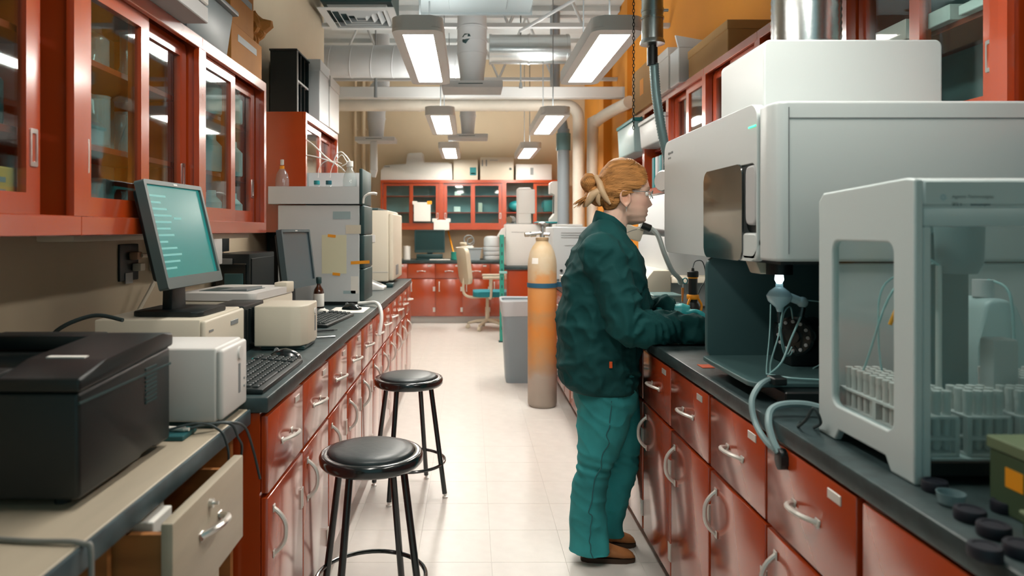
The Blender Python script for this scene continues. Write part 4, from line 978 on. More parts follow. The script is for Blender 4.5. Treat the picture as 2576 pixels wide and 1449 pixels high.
ptube([pc+ax*.045+uu*.05, pc+ax*.06+uu*.085, pc+ax*.10+uu*.07, pc+ax*.12+uu*.01, pc+ax*.09-uu*.05, pc+ax*.05-uu*.03], .0022)
ptube([pc+ax*.04-uu*.04, pc+ax*.08-uu*.05, pc+ax*.12+uu*.03, pc+ax*.10+uu*.10, (tx, ty, 1.10)], .002)
ptube([(tx+.06, ty-.01, 1.165), (1.0, 1.93, 1.155), (1.03, 1.95, 1.14), (1.0, 1.97, 1.08), (1.0, 1.96, 1.0), (.95, 1.93, .975)], .0018)
ptube([(tx-.07, ty-.08, .972), (.84, 1.82, .972), (.90, 1.80, .972), (.95, 1.79, .97)], .0022)
ptube([(.98, 1.93, .974), (1.0, 1.86, .980), (.98, 1.81, .975), (.93, 1.79, .973)], .0055)
# steel exhaust duct above the hood
U = thing('exhaust_duct', 'broad ribbed steel exhaust duct rising from the spectrometer hood', 'duct', (1.10, 2.28, 1.94))
prof = []
z = 1.9365; k = 0
while z < 3.2: prof.append((.104 if k % 2 else .1065, z)); z += .011; k += 1
obj('duct_body', B().lathe(prof, (1.098, 2.28, 0), 48), STEEL, U, ang=70)
obj('collar', B().lathe([(.108, 1.9362), (.114, 1.937), (.114, 1.955), (.108, 1.956)], (1.098, 2.28, 0), 48), GALV, U)
# hoses hanging over the bench front
def hose(label, P, r, m):
    return cable(label, P, r, m, 8, 'hose', 'drain_hose')
HOSE = mat('grey_teal_hose', (.20, .30, .31), .4)
hose('grey drain hose curling from the drip tray over the right worktop edge', [(.79, 1.80, .975), (.755, 1.775, .975), (.722, 1.75, .962), (.699, 1.73, .93), (.697, 1.70, .885), (.700, 1.65, .86), (.703, 1.60, .853)], .0075, HOSE)
hose('grey drain hose coming from beside the autosampler over the right worktop edge', [(.845, 1.63, .935), (.80, 1.65, .945), (.75, 1.655, .945), (.715, 1.65, .935), (.698, 1.63, .91), (.697, 1.605, .875), (.703, 1.585, .852)], .0085, HOSE)
solo('hose_clip', B().box((.765, 1.755, .9665), (.80, 1.80, .985), .003, 1), BLACK, 'black hose clip on the drip tray rim', 'clip')
solo('cable_grommet', B().prism(rrect(1.565, .815, 1.60, .862, .015, 5), 'x', .6985, .7155, .004, 2), BLACK, 'black oval grommet where the drain hoses enter the red cabinets', 'grommet')
solo('orange_scrap', B().box((.745, 2.235, Zt+.0003), (.785, 2.29, Zt+.002)), mat('orange_red_card', (.7, .10, .02), .6), 'orange scrap lying on the right worktop beside the torch bay', 'scrap')
# ------------------------------------------------------------------ autosampler
U = thing('autosampler', 'white autosampler enclosure with clear windows in the right foreground', 'instrument', (1.05, 1.37, Zt))
SAMP = mat('autosampler_enamel', (.52, .60, .60), .4)
XA, XB2, YA, YB2, ZT = .770, 1.335, 1.207, 1.54, 1.452
o = obj('side_panel', B().prism([(YA, Zt+.0005), (1.275, Zt+.0005), (1.292, .940), (1.455, .940), (1.472, Zt+.0005), (YB2, Zt+.0005), (YB2, ZT-.03), (YB2-.02, ZT-.012), (YA+.025, ZT), (YA, ZT-.004)], 'x', XA, XA+.016, holes=[rrect(1.268, .99, 1.482, 1.337, .022, 6)]), SAMP, U); bevel_mod(o, .004)
o = obj('side_panel', B().prism([(YA, Zt+.0005), (YB2, Zt+.0005), (YB2, ZT-.02), (YA, ZT-.004)], 'x', XB2-.016, XB2, holes=[rrect(1.268, .99, 1.482, 1.337, .022, 6)]), SAMP, U); bevel_mod(o, .004)
obj('top_rail', B().prism([(YA, ZT-.05), (YA+.03, ZT-.05), (YA+.03, ZT-.002), (YA+.02, ZT-.0005), (YA, ZT-.006)], 'x', XA+.0165, XB2-.0165, .003, 1), SAMP, U)
obj('top_rail', B().box((XA+.0165, YB2-.03, ZT-.06), (XB2-.0165, YB2, ZT-.025), .003, 1), SAMP, U)
obj('roof_sheet', B().prism([(YA+.0305, ZT-.012), (YB2-.0305, ZT-.032), (YB2-.0305, ZT-.036), (YA+.0305, ZT-.016)], 'x', XA+.0165, XB2-.0165), CLEAR2, U)
obj('front_band', B().box((XA+.0165, YA+.001, 1.366), (XB2-.0165, YA+.016, ZT-.052), .003, 2), SAMP, U)
obj('front_corner_post', B().box((XA+.0165, YA+.001, .925), (XA+.030, YA+.016, 1.3655), .002, 1), SAMP, U)
obj('front_lower_rail', B().box((XA+.0305, YA+.004, .930), (XB2-.0165, YA+.020, .956), .002, 1), BLACK, U)
obj('front_door_sheet', B().box((XA+.0305, YA+.006, .957), (XB2-.0165, YA+.010, 1.3655)), CLEAR, U)
obj('side_window_sheet', B().box((XA+.006, 1.262, .985), (XA+.009, 1.488, 1.342)), CLEAR2, U)
obj('deck', B().box((XA+.0165, YA+.021, .935), (XB2-.0165, YB2-.002, .953), .002, 1), SAMP, U)
for x in (XA+.05, XB2-.05):
    for y in (1.25, 1.50): obj('foot', B().cyl((x, y, Zt+.0003), (x, y, .936), .014, n=14), RUBBER, U)
SL = mat('slate_print', (.06, .12, .14), .6)
text('lettering', 'Agilent Technologies', .0086, (.835, YA+.0004, 1.4148), FACE_CAM, SL, U)
text('lettering', 'SPS 4', .0078, (.8355, YA+.0004, 1.4020), FACE_CAM, SL, U)
text('lettering', 'autosampler', .0070, (.868, YA+.0004, 1.4020), FACE_CAM, SL, U)
b = B()
for k in range(12):
    a = 2*PI*k/12; c0 = Vector((.820, YA+.0002, 1.4165))
    b.cyl(c0+Vector((.0022*math.cos(a), 0, .0022*math.sin(a))), c0+Vector((.0058*math.cos(a), 0, .0058*math.sin(a))), .0006, n=5)
o = obj('spark_emblem', b, mat('pale_blue_print', (.25, .42, .48), .6), U)
# moving arm
obj('arm_column', B().box((.925, 1.435, .9535), (1.03, 1.475, 1.39), .006, 2), TRAYM, U)
obj('carriage', B().lathe([(.001, 0), (.030, .0), (.040, .02), (.042, .09), (.042, .11)], (.955, 1.36, 1.275), 24), mat('grey_carriage', (.20, .27, .28), .45), U)
obj('carriage_arm', B().box((.93, 1.36, 1.35), (1.0, 1.434, 1.384), .004, 1), TRAYM, U)
obj('probe', B().cyl((.915, 1.36, 1.04), (.915, 1.36, 1.29), .0055, n=12), WHITE, U)
obj('wash_station', B().box((1.0, 1.33, .9535), (1.05, 1.37, 1.15), .006, 2), LGREY, U)
obj('sample_line', B().tube([(.915, 1.36, 1.29), (.88, 1.36, 1.30), (.84, 1.40, 1.22), (.815, 1.45, 1.06), (.81, 1.53, 1.0)], .0022, 8, sm=8), LIT, U)
obj('sample_line', B().tube([(.93, 1.37, 1.30), (.86, 1.44, 1.25), (.85, 1.45, 1.15), (.86, 1.45, 1.05), (.875, 1.44, 1.0)], .002, 8, sm=8), LIT, U)
obj('orange_ferrule', B().cyl((.874, 1.42, 1.21), (.862, 1.43, 1.165), .004, n=10), ORANGE, U)
# tube racks and tubes
RACK = mat('white_rack_plastic', (.62, .62, .61), .45)
TUBE = mat('sample_tube_plastic', (.62, .60, .58), .35)
def rack_proto():
    U = thing('tube_rack', 'x', 'rack')
    for z in (.030, .068):
        b = B().prism(rrect(-.040, -.128, .040, .128, .004, 2), 'z', z, z+.004)
        obj('plate', b, RACK, U, local=True)
    obj('base', B().box((-.040, -.128, .0005), (.040, .128, .006), .001, 1), RACK, U, local=True)
    for y in (-.122, 0, .122):
        for x in (-.036, .036): obj('post', B().box((x-.004, y-.006, .0062), (x+.004, y+.006, .0678)), RACK, U, local=True)
    return U
rk = rack_proto(); tb0 = None
RNM = ['by the side window', 'second from the side window', 'in the middle of the autosampler', 'second from the outer side', 'at the outer side of the autosampler']
for i in range(5):
    x = .835+.094*i; y = 1.372
    lab = 'white test tube rack inside the autosampler, ' + RNM[i]
    if i == 0: rk.location = (x, y, .953); rk['label'] = lab; rk['group'] = 'tube racks in the autosampler'
    else: dup(rk, (x, y, .953), 0, lab, 'tube racks in the autosampler')
    for cx_ in range(4):
        for cy_ in range(11):
            px_ = x-.028+.0187*cx_; py_ = y-.110+.022*cy_
            if .895 < px_ < 1.06 and py_ > 1.30 and not (py_ < 1.325 or px_ > 1.052 or px_ < .90): continue
            if tb0 is None:
                b = B().lathe([(.001, 0), (.005, .002), (.0068, .010), (.0068, .094), (.0078, .0945), (.0080, .108), (.0065, .1085)], (0, 0, 0), 10)
                o = obj('test_tube', b, TUBE); tb0 = o; t = o
            else:
                t = tb0.copy(); COL.objects.link(t)
            t.location = (px_, py_, .9602)
            tag(t, 'capped white test tube standing in the rack ' + RNM[i], 'test tube', 'test tubes in the autosampler rack ' + RNM[i])
# wash jug behind
U = thing('wash_jug', 'white plastic wash jug seen through the autosampler', 'jug', (1.205, 1.60, Zt))
b = B().prism([(1.135, Zt+.0005), (1.275, Zt+.0005), (1.275, 1.06), (1.225, 1.19), (1.20, 1.205), (1.165, 1.205), (1.15, 1.19), (1.135, 1.10)], 'y', 1.555, 1.655, .014, 3)
obj('body', b, mat('milky_jug', (.42, .55, .56), .4), U)
obj('cap', B().cyl((1.183, 1.605, 1.206), (1.183, 1.605, 1.245), .022, n=20), GREYW, U)
obj('feed_tube', B().tube([(1.19, 1.60, 1.245), (1.20, 1.55, 1.22), (1.21, 1.548, 1.10), (1.22, 1.548, 1.0)], .003, 8, sm=6), LIT, U)
# foreground bits on the right worktop
U = thing('reagent_box', 'small green and cream carton at the right frame edge on the worktop', 'box', (.90, 1.06, Zt))
GRB = mat('olive_green_card', (.05, .085, .04), .6)
obj('body', B().box((.835, 1.03, Zt+.0005), (.98, 1.12, 1.01), .002, 1), GRB, U)
obj('lid', B().box((.832, 1.026, 1.0105), (.984, 1.124, 1.03), .002, 1), mat('pale_olive_card', (.13, .17, .09), .6), U)
obj('orange_label', B().box((.8335, 1.05, .96), (.8348, 1.085, .99)), ORANGE, U)
U = thing('reagent_box', 'low olive tray at the right frame edge before the green carton', 'tray', (.88, .96, Zt))
obj('body', B().box((.80, .90, Zt+.0005), (.98, 1.01, .945), .003, 1), GRB, U)
obj('lid', B().box((.797, .897, .9455), (.984, 1.013, .953), .002, 1), mat('pale_olive_card', (.13, .17, .09), .6), U)
NAVY = mat('navy_black_cap', (.004, .006, .014), .6)
for k, (px, py, r) in enumerate(((2352, 1228, .020), (2440, 1300, .022), (2500, 1340, .022), (2525, 1280, .018), (2478, 1395, .021), (2570, 1390, .022))):
    Yc = .44*1750/(py-578); x = (px-VPX)/F_PX*Yc
    b = B().lathe([(r*.95, .0006), (r, .003), (r, .015), (r*.93, .018), (r*.7, .018), (r*.68, .0165), (.001, .0165)], (x, Yc, Zt), 24)
    solo('rubber_stopper', b, NAVY, 'dark round stopper on the near right worktop, ' + ('farthest back', 'beside the clear dish', 'between the clear dish and the olive tray', 'closest to the green carton', 'lowest of the group', 'cut off by the frame')[k], 'stopper', 'dark round stoppers on the right worktop', base=(x, Yc, Zt))
Yc = .44*1750/(1262-578); x = (2392-VPX)/F_PX*Yc
solo('clear_dish', B().lathe([(.014, .0006), (.018, .003), (.021, .020), (.0195, .020), (.017, .005), (.001, .004)], (x, Yc, Zt), 24), mat('frosted_dish', (.20, .30, .32), .2, alpha=.7), 'small clear dish among dark round stoppers', 'dish')
cable('thin dark cord coiled on the right worktop beside the autosampler', [(.757, 1.60, Zt+.004), (.735, 1.56, Zt+.004), (.733, 1.52, Zt+.03), (.74, 1.50, Zt+.06), (.755, 1.50, Zt+.03), (.765, 1.55, Zt+.004)], .0032, CAB)
# ------------------------------------------------------------------ behind the person on the right bench
U = thing('white_cabinet_instrument', 'plain tall white instrument with a stepped beige ledge behind the person', 'instrument', (1.35, 4.3, Zt))
obj('body', B().box((1.13, 4.0, Zt+.0005), (1.70, 4.70, 1.57), .012, 3), GREYW, U)
obj('ledge', B().prism([(.95, Zt+.0005), (1.1295, Zt+.0005), (1.1295, 1.13), (1.03, 1.13), (.95, 1.03)], 'y', 3.92, 4.6, .006, 2), CREAM, U)
obj('ledge', B().prism([(3.90, 1.06), (3.9995, 1.06), (3.9995, 1.10), (3.92, 1.09)], 'x', 1.131, 1.5, .003, 1), CREAM, U)
obj('vent_band', B().box((1.15, 3.992, 1.49), (1.66, 4.0005, 1.555), .003, 1), mat('teal_grey_vent', (.14, .24, .25), .4), U)
for k in range(5): obj('louver', B().box((1.16, 3.987, 1.496+.011*k), (1.65, 3.9925, 1.500+.011*k)), GREYW, U)
U = thing('wall_switch_box', 'white tilted switch box with a black connector just below the chin of the person', 'switch box', at(1588, 585, 3.45))
c = at(1590, 585, 3.45)
obj('body', B().box((-.05, -.02, -.032), (.05, .02, .032), .008, 2).xf(Matrix.Translation(c) @ Matrix.Rotation(.35, 4, 'Y')), CREAM, U)
obj('print_line', B().tube([c+Vector((-.03, -.0205, .0)), c+Vector((0, -.0205, .012)), c+Vector((.02, -.0205, .016))], .0016, 6), GREY, U)
obj('support_arm', B().tube([c+Vector((.03, 0, .01)), at(1622, 580, 3.5), (1.20, 3.998, 1.33)], .02, 12), LGREY, U)
obj('connector', B().cyl(at(1613, 566, 3.42), at(1636, 575, 3.42), .018, n=14), BLACK, U)
cable('pale curved hose hanging beside the spectrometer behind the face', [at(1636, 574, 3.42), at(1655, 592, 3.40), at(1672, 640, 3.38), at(1690, 680, 3.40), at(1708, 700, 3.44), at(1712, 712, 3.5)], .012, mat('pale_green_hose', (.38, .45, .44), .4), name='hose', cat='hose')
# upright flashlight on the bench
U = thing('flashlight', 'black and orange upright work light standing beside the spectrometer', 'flashlight', (at(1743, 780, 3.5).x, 3.5, Zt))
fx, fy = at(1743, 780, 3.5).x, 3.5
zb = Zt+.0005
obj('base', B().lathe([(.030, 0), (.033, .004), (.033, .05), (.028, .07), (.022, .08)], (fx, fy, zb), 20), BLACK, U)
obj('cradle', B().lathe([(.0275, 0), (.030, .004), (.030, .020), (.0275, .024)], (fx, fy, zb+.095), 20).tube([(fx-.02, fy-.02, zb+.10), (fx-.033, fy-.025, zb+.07), (fx-.03, fy-.03, zb+.035)], .006, 8, sm=4).tube([(fx+.02, fy-.02, zb+.10), (fx+.035, fy-.025, zb+.07), (fx+.03, fy-.03, zb+.04)], .006, 8, sm=4), ORANGE, U)
obj('barrel', B().lathe([(.0225, 0), (.0225, .12)], (fx, fy, zb+.08), 20), BLACK, U)
obj('ring', B().lathe([(.0235, 0), (.0235, .006)], (fx, fy, zb+.2005), 20), ORANGE, U)
obj('cap', B().lathe([(.0265, 0), (.0275, .004), (.0275, .026), (.024, .03), (.008, .0305), (.006, .045), (.001, .0455)], (fx, fy, zb+.207), 20), BLACK, U)
cable('thin dark cord looping from the top of the upright work light', [(fx, fy, zb+.255), (fx+.02, fy+.02, zb+.285), (fx+.06, fy+.03, zb+.28), (fx+.075, fy+.03, zb+.20), (fx+.05, fy+.03, zb+.15), (fx+.03, fy+.03, zb+.10)], .0025, CAB)
U = thing('scissors', 'teal-handled scissors with orange sheath hooked beside the work light', 'scissors', (fx-.04, fy+.03, Zt+.10))
sx_, sz_ = fx-.04, zb+.13
for k in (-1, 1): obj('handle', B().tube([(sx_+.012*k+.012*math.cos(a), fy+.035, sz_+.055+.014*math.sin(a)) for a in [2*PI*i/14 for i in range(14)]], .003, 6, closed=True), TEALP, U)
obj('blade', B().prism([(sx_-.004, sz_+.04), (sx_+.004, sz_+.04), (sx_, sz_-.12)], 'y', fy+.033, fy+.037), STEEL, U)
obj('sheath', B().prism([(sx_-.007, sz_+.02), (sx_+.006, sz_+.02), (sx_+.001, sz_-.05), (sx_-.005, sz_-.05)], 'y', fy+.030, fy+.040, .001, 1), mat('tan_sheath', (.5, .2, .05), .6), U)
# clear box and black box, keyboard under the hand
U = thing('plastic_box', 'clear teal-tinted plastic box behind the gloved hand', 'box', (1.01, 3.66, Zt))
b = B().box((.945, 3.58, Zt+.0005), (1.085, 3.74, Zt+.10), .006, 2); obj('body', b, mat('teal_tinted_plastic', (.25, .42, .43), .2, alpha=.75), U)
obj('lid', B().box((.94, 3.575, Zt+.1005), (1.09, 3.745, Zt+.11), .003, 1), mat('teal_tinted_plastic', (.25, .42, .43), .2), U)
U = thing('tissue_box', 'flat black box with clear film on top behind the gloved hand', 'box', (.99, 3.41, Zt))
obj('body', B().box((.945, 3.35, Zt+.0005), (1.06, 3.48, Zt+.05), .004, 1), BLACK, U)
obj('film', B().prism([(.945, Zt+.051), (1.05, Zt+.051), (1.035, Zt+.085), (.965, Zt+.078)], 'y', 3.36, 3.47, .004, 2), mat('clear_film', (.45, .58, .58), .15, alpha=.5), U)
# second instrument row beyond the person
U = thing('oven_instrument', 'pale instrument with slotted vent lines behind the gas cylinder', 'instrument', (1.0, 6.4, Zt))
obj('body', B().box((.725, 6.15, Zt+.0005), (1.40, 6.75, 1.385), .012, 3), GREYW, U)
for k in range(3): obj('vent_line', B().box((.80, 6.143, 1.29+.02*k), (1.20, 6.1502, 1.298+.02*k)), LGREY, U)
obj('vent_line', B().box((.83, 6.143, 1.22), (1.10, 6.1502, 1.225)), LGREY, U)
obj('knob', B().cyl((.80, 6.125, 1.0), (.80, 6.15, 1.0), .012, n=12), BLACK, U)
obj('top_cap', B().box((.76, 6.2, 1.3855), (1.0, 6.5, 1.41), .005, 1), WHITE, U)
solo('sample_tray', B().box((.73, 5.55, Zt+.0005), (.83, 5.72, .98), .005, 2).box((.728, 5.548, .9805), (.832, 5.722, .99), .002, 1), WHITE, 'small white tray box on the right worktop beside the person, behind the cylinder strap', 'box')
# tubs in the open right cabinet
SH = ZR0+(ZR1-ZR0)/2+.0185
def tub(label, a, c, mb, ml):
    U = thing('storage_tub', label, 'tub', ((a[0]+c[0])/2, (a[1]+c[1])/2, a[2]))
    s = .012
    b = B(); R = []
    for (z, e) in ((a[2], s), (c[2]-.03, 0)):
        R.append([b.bm.verts.new(p) for p in ((a[0]+e, a[1]+e, z), (c[0]-e, a[1]+e, z), (c[0]-e, c[1]-e, z), (a[0]+e, c[1]-e, z))])
    b.skin(R); e = list(b.bm.edges); bmesh.ops.bevel(b.bm, geom=e, offset=.012, segments=3, affect='EDGES', profile=.5)
    obj('body', b, mb, U); obj('lid', B().box((a[0]-.008, a[1]-.008, c[2]-.0295), (c[0]+.008, c[1]+.008, c[2]), .005, 2), ml, U)
    return U
MILK = mat('milky_tub_plastic', (.50, .54, .54), .4)
tub('cloudy tub with a teal lid at the far end of the open right cabinet', (1.37, 5.86, SH), (1.74, 6.50, SH+.29), mat('cloudy_teal_tub', (.30, .44, .45), .35), TEALP)
tub('cloudy white tub beside the teal-lidded tub in the open right cabinet', (1.38, 5.16, SH), (1.73, 5.70, SH+.215), MILK, MILK)
for k, (y, m_) in enumerate(((5.20, TEALP), (5.30, DTEAL), (5.38, TEALP), (5.48, GREYW), (5.58, TEALP))):
    solo('ring_binder', B().box((1.47, y, ZR0+.0225), (1.74, y+.06, ZR0+.30), .004, 1), m_, ('bright teal', 'dark teal', 'second bright teal', 'white', 'far bright teal')[k]+' binder standing in the open right cabinet', 'binder', 'binders in the open right cabinet')
# boxes on top of the right cabinets
TR = ZR1+.0005
U = carton('brown cardboard box with orange mark on the far right cabinets', (1.42, 5.42, TR), (1.75, 6.12, TR+.36), False, mat('tan_cardboard', (.50, .30, .12), .75))
obj('orange_mark', B().box((1.419, 5.72, TR+.12), (1.4198, 5.84, TR+.25)), ORANGE, U)
solo('storage_box', B().box((1.41, 4.97, TR), (1.75, 5.38, TR+.30), .004, 1).box((1.405, 4.965, TR+.24), (1.755, 5.385, TR+.304), .003, 1), WHITE, 'white storage box on the right cabinets beside the brown carton', 'box', 'white boxes on the right cabinets')
solo('storage_box', B().box((1.41, 4.72, TR), (1.75, 4.92, TR+.24), .004, 1).prism([(1.41, TR+.2405), (1.75, TR+.2405), (1.75, TR+.255), (1.39, TR+.32)], 'y', 4.72, 4.74), GREYW, 'white storage box with raised flap behind the snorkel pipe', 'box', 'white boxes on the right cabinets')
solo('storage_box', B().box((1.46, 3.95, TR), (1.75, 4.66, TR+.19), .004, 1).box((1.455, 3.945, TR+.14), (1.755, 4.665, TR+.193), .003, 1), mat('orange_beige_card', (.45, .27, .10), .7), 'low beige box lying on the right cabinets before the orange wall', 'box')
# papers in the near right cabinets
for k in range(3):
    solo('paper_stack', B().box((1.50, 1.96+.22*k, SH), (1.72, 2.14+.22*k, SH+.03+.02*k), .002, 1), PAPER, 'stack of white papers on the shelf of the cabinet in the top right corner, %s' % ('closest', 'middle', 'farthest')[k], 'papers', 'paper stacks in the near right cabinet')
# ------------------------------------------------------------------ gas cylinder
U = thing('gas_cylinder', 'tall rusty orange gas cylinder strapped beside the right bench', 'gas cylinder', (.553, 5.38, 0))
gx, gy, r = .553, 5.38, .112
m = mat('cylinder_paint', (.6, .25, .05), .55)
nt = m.node_tree; p = nt.nodes['Principled BSDF']
tc = nt.nodes.new('ShaderNodeTexCoord'); sp = nt.nodes.new('ShaderNodeSeparateXYZ'); nt.links.new(tc.outputs['Object'], sp.inputs[0])
nz = nt.nodes.new('ShaderNodeTexNoise'); nz.inputs['Scale'].default_value = 6; nz.inputs['Detail'].default_value = 6; nt.links.new(tc.outputs['Object'], nz.inputs['Vector'])
ma = nt.nodes.new('ShaderNodeMath'); ma.operation = 'MULTIPLY_ADD'; ma.inputs[1].default_value = .42; nt.links.new(nz.outputs['Fac'], ma.inputs[0]); nt.links.new(sp.outputs['Z'], ma.inputs[2])
rp = nt.nodes.new('ShaderNodeValToRGB'); rp.color_ramp.elements[0].position = 0
cr = rp.color_ramp
cr.elements[0].color = (.30, .27, .23, 1); cr.elements[1].position = 1; cr.elements[1].color = (.50, .36, .20, 1)
for pos, c in ((.28, (.40, .34, .28, 1)), (.36, (.42, .27, .15, 1)), (.44, (.55, .26, .08, 1)), (.56, (.62, .24, .05, 1)), (.62, (.50, .26, .10, 1)), (.68, (.62, .25, .06, 1)), (.83, (.58, .27, .09, 1)), (.87, (.52, .37, .22, 1)), (.93, (.55, .45, .31, 1))):
    e = cr.elements.new(pos); e.color = c
sc_ = nt.nodes.new('ShaderNodeMath'); sc_.operation = 'DIVIDE'; sc_.inputs[1].default_value = 1.45
nt.links.new(ma.outputs[0], sc_.inputs[0]); nt.links.new(sc_.outputs[0], rp.inputs[0]); nt.links.new(rp.outputs[0], p.inputs['Base Color'])
prof = [(.098, .0005), (.108, .012), (r, .03), (r, 1.08), (.108, 1.13), (.094, 1.19), (.072, 1.235), (.050, 1.262), (.046, 1.275), (.046, 1.30), (.036, 1.302)]
obj('body', B().lathe(prof, (gx, gy, 0), 40), m, U)
obj('neck_ring', B().lathe([(.048, 1.276), (.050, 1.278), (.050, 1.298), (.048, 1.30)], (gx, gy, 0), 24), mat('tan_ring', (.32, .22, .12), .6), U)
v = obj('valve', B().lathe([(.020, 1.302), (.018, 1.33), (.013, 1.335), (.013, 1.37), (.018, 1.375), (.018, 1.39)], (gx, gy, 0), 16).cyl((gx, gy, 1.335), (gx-.10, gy-.02, 1.325), .013, n=12).cyl((gx-.05, gy-.01, 1.328), (gx-.09, gy-.018, 1.324), .021, n=14).cyl((gx, gy, 1.325), (gx+.055, gy-.02, 1.322), .013, n=12), STEEL, U)
obj('handwheel', B().lathe([(.010, 1.39), (.030, 1.395), (.033, 1.405), (.030, 1.415), (.012, 1.42)], (gx, gy, 0), 12), CHROME, v)
obj('outlet_cap', B().cyl((gx-.10, gy-.02, 1.325), (gx-.135, gy-.027, 1.322), .018, n=12), CHROME, v)
zs = .935
pts = [(gx+(r+.002)*math.cos(a), gy+(r+.002)*math.sin(a)) for a in [-PI*.06+PI*1.12*i/24-PI for i in range(25)]]
b = B(); R = []
for x, y in [(.725, gy-.02)]+[q for q in reversed(pts)]+[(.725, gy+.06)]:
    d = Vector((x-gx, y-gy, 0)); n = d.normalized()
    R.append([b.bm.verts.new((x, y, zs-.017)), b.bm.verts.new((x+n.x*.003, y+n.y*.003, zs-.017)), b.bm.verts.new((x+n.x*.003, y+n.y*.003, zs+.017)), b.bm.verts.new((x, y, zs+.017))])
b.skin(R); obj('strap', b, mat('blue_webbing', (.012, .09, .16), .7), U, label='dark blue retaining strap')
b = B(); fr = []
for i in range(7):
    a = -PI*.78+.5*i/6*1.0
    fr.append([b.bm.verts.new((gx+q*math.cos(a), gy+q*math.sin(a), zz_)) for q, zz_ in ((.1115, 1.10), (.1125, 1.10), (.1075, 1.145), (.1065, 1.145))])
b.skin(fr); obj('paper_tag', b, PAPER, U)
# ------------------------------------------------------------------ waste bin
U = thing('waste_bin', 'grey-blue plastic waste bin with a bag beside the gas cylinder', 'bin', (.475, 6.32, 0))
b = B(); R = []
for z, s in ((.0005, .16), (.66, .195), (.72, .205), (.725, .205), (.725, .19), (.66, .182), (.02, .15)):
    R.append([b.bm.verts.new((.475+x*s/.2, 6.32+y*s/.2, z)) for x, y in rrect(-.2, -.2, .2, .2, .05, 5)])
b.skin(R); obj('body', b, mat('grey_blue_bin', (.25, .31, .34), .5), U)
b = B(); R = []
for z, s in ((.60, .197), (.645, .203), (.728, .211), (.734, .206), (.70, .185), (.55, .175)):
    R.append([b.bm.verts.new((.475+x*s/.2, 6.32+y*s/.2, z+.008*noise.noise(Vector((x*9, y*9, z*20))))) for x, y in rrect(-.2, -.2, .2, .2, .05, 5)])
b.skin(R, caps=False); obj('bag', b, mat('white_bin_bag', (.55, .58, .60), .35, alpha=.9), U)
# ------------------------------------------------------------------ peninsula
U = thing('peninsula_cabinet', 'red end cabinet of the peninsula behind the waste bin', 'cabinet', (.9, 8.9, 0))
obj('carcass', B().box((.44, 8.52, .08), (1.42, 9.2, .872)), RED, U)
obj('end_panel', B().box((.46, 8.505, .10), (.93, 8.5195, .86), .003, 1), RED, U)
obj('end_panel', B().box((.94, 8.505, .10), (1.41, 8.5195, .86), .003, 1), RED, U)
obj('toe_kick', B().box((.46, 8.56, 0), (1.42, 9.2, .08)), KICK, U)
solo('worktop', B().box((.41, 8.48, .873), (XR-.002, 9.23, .915), .006, 2), EPOXY, 'dark worktop of the peninsula beneath the tall white towers', 'worktop')
U = thing('upright_post', 'green enamelled slotted post at the corner of the peninsula', 'post', (.385, 8.5, 0))
obj('post', B().box((.352, 8.42, .0), (.405, 8.475, 1.30), .003, 1), GREENP, U)
for k in range(11): obj('slot', B().box((.372, 8.418, .15+.1*k), (.386, 8.4203, .19+.1*k)), DTEAL, U)
obj('clamp', B().box((.345, 8.40, .83), (.44, 8.4195, .86), .003, 1), mat('pale_teal_clamp', (.25, .5, .48), .5), U)
obj('foot', B().box((.34, 8.40, 0), (.42, 8.49, .012)), DTEAL, U)
# instruments on the peninsula
U = thing('white_cabinet_instrument', 'white instrument box with a sloped side shelf on the peninsula', 'instrument', (.70, 8.75, .915))
obj('body', B().box((.43, 8.55, .9155), (.97, 9.05, 1.43), .012, 2), WHITE, U)
obj('door_line', B().box((.50, 8.544, 1.33), (.90, 8.5502, 1.335)), LGREY, U)
obj('side_shelf', B().prism([(.33, 1.27), (.4295, 1.27), (.4295, 1.39), (.39, 1.37)], 'y', 8.56, 8.9, .004, 1), WHITE, U)
obj('base_foot', B().box((.78, 8.54, .9153), (.95, 8.549, .94)), DTEAL, U)
U = thing('injector_tower', 'white upright injector tower standing on the peninsula instrument', 'tower', (.66, 8.75, 1.43))
obj('body', B().box((.585, 8.65, 1.4305), (.755, 8.9, 1.885), .02, 3), WHITE, U)
obj('head', B().box((.592, 8.64, 1.56), (.80, 8.66, 1.86), .01, 2), WHITE, U)
U = thing('injector_tower', 'white notched injector tower nearer the drain pipe on the peninsula', 'tower', (1.07, 8.75, .915))
b = B().prism([(.99, 1.44), (1.16, 1.44), (1.16, 1.95), (1.13, 1.965), (1.01, 1.96), (.99, 1.94), (.99, 1.81), (1.05, 1.80), (1.05, 1.56), (.99, 1.50)], 'y', 8.62, 8.85, .008, 2)
obj('body', b, WHITE, U)
obj('turret', B().lathe([(.001, 1.44), (.19, 1.441), (.19, 1.455), (.17, 1.46), (.001, 1.461)], (.97, 8.58, 0), 28), TEALP, U)
obj('support_body', B().box((.975, 8.55, .9155), (1.22, 9.0, 1.4395), .01, 2), GREYW, U)
obj('syringe', B().cyl((1.025, 8.60, 1.56), (1.025, 8.60, 1.78), .008, n=10), DTEAL, U)
U = thing('desk_fan', 'small grey round device on top of the peninsula instrument', 'device', (.53, 8.75, 1.43))
obj('drum', B().cyl((.48, 8.66, 1.485), (.525, 8.74, 1.485), .044, n=20), STEEL, U)
obj('base', B().box((.44, 8.64, 1.4305), (.57, 8.76, 1.442), .003, 1), GREY, U)
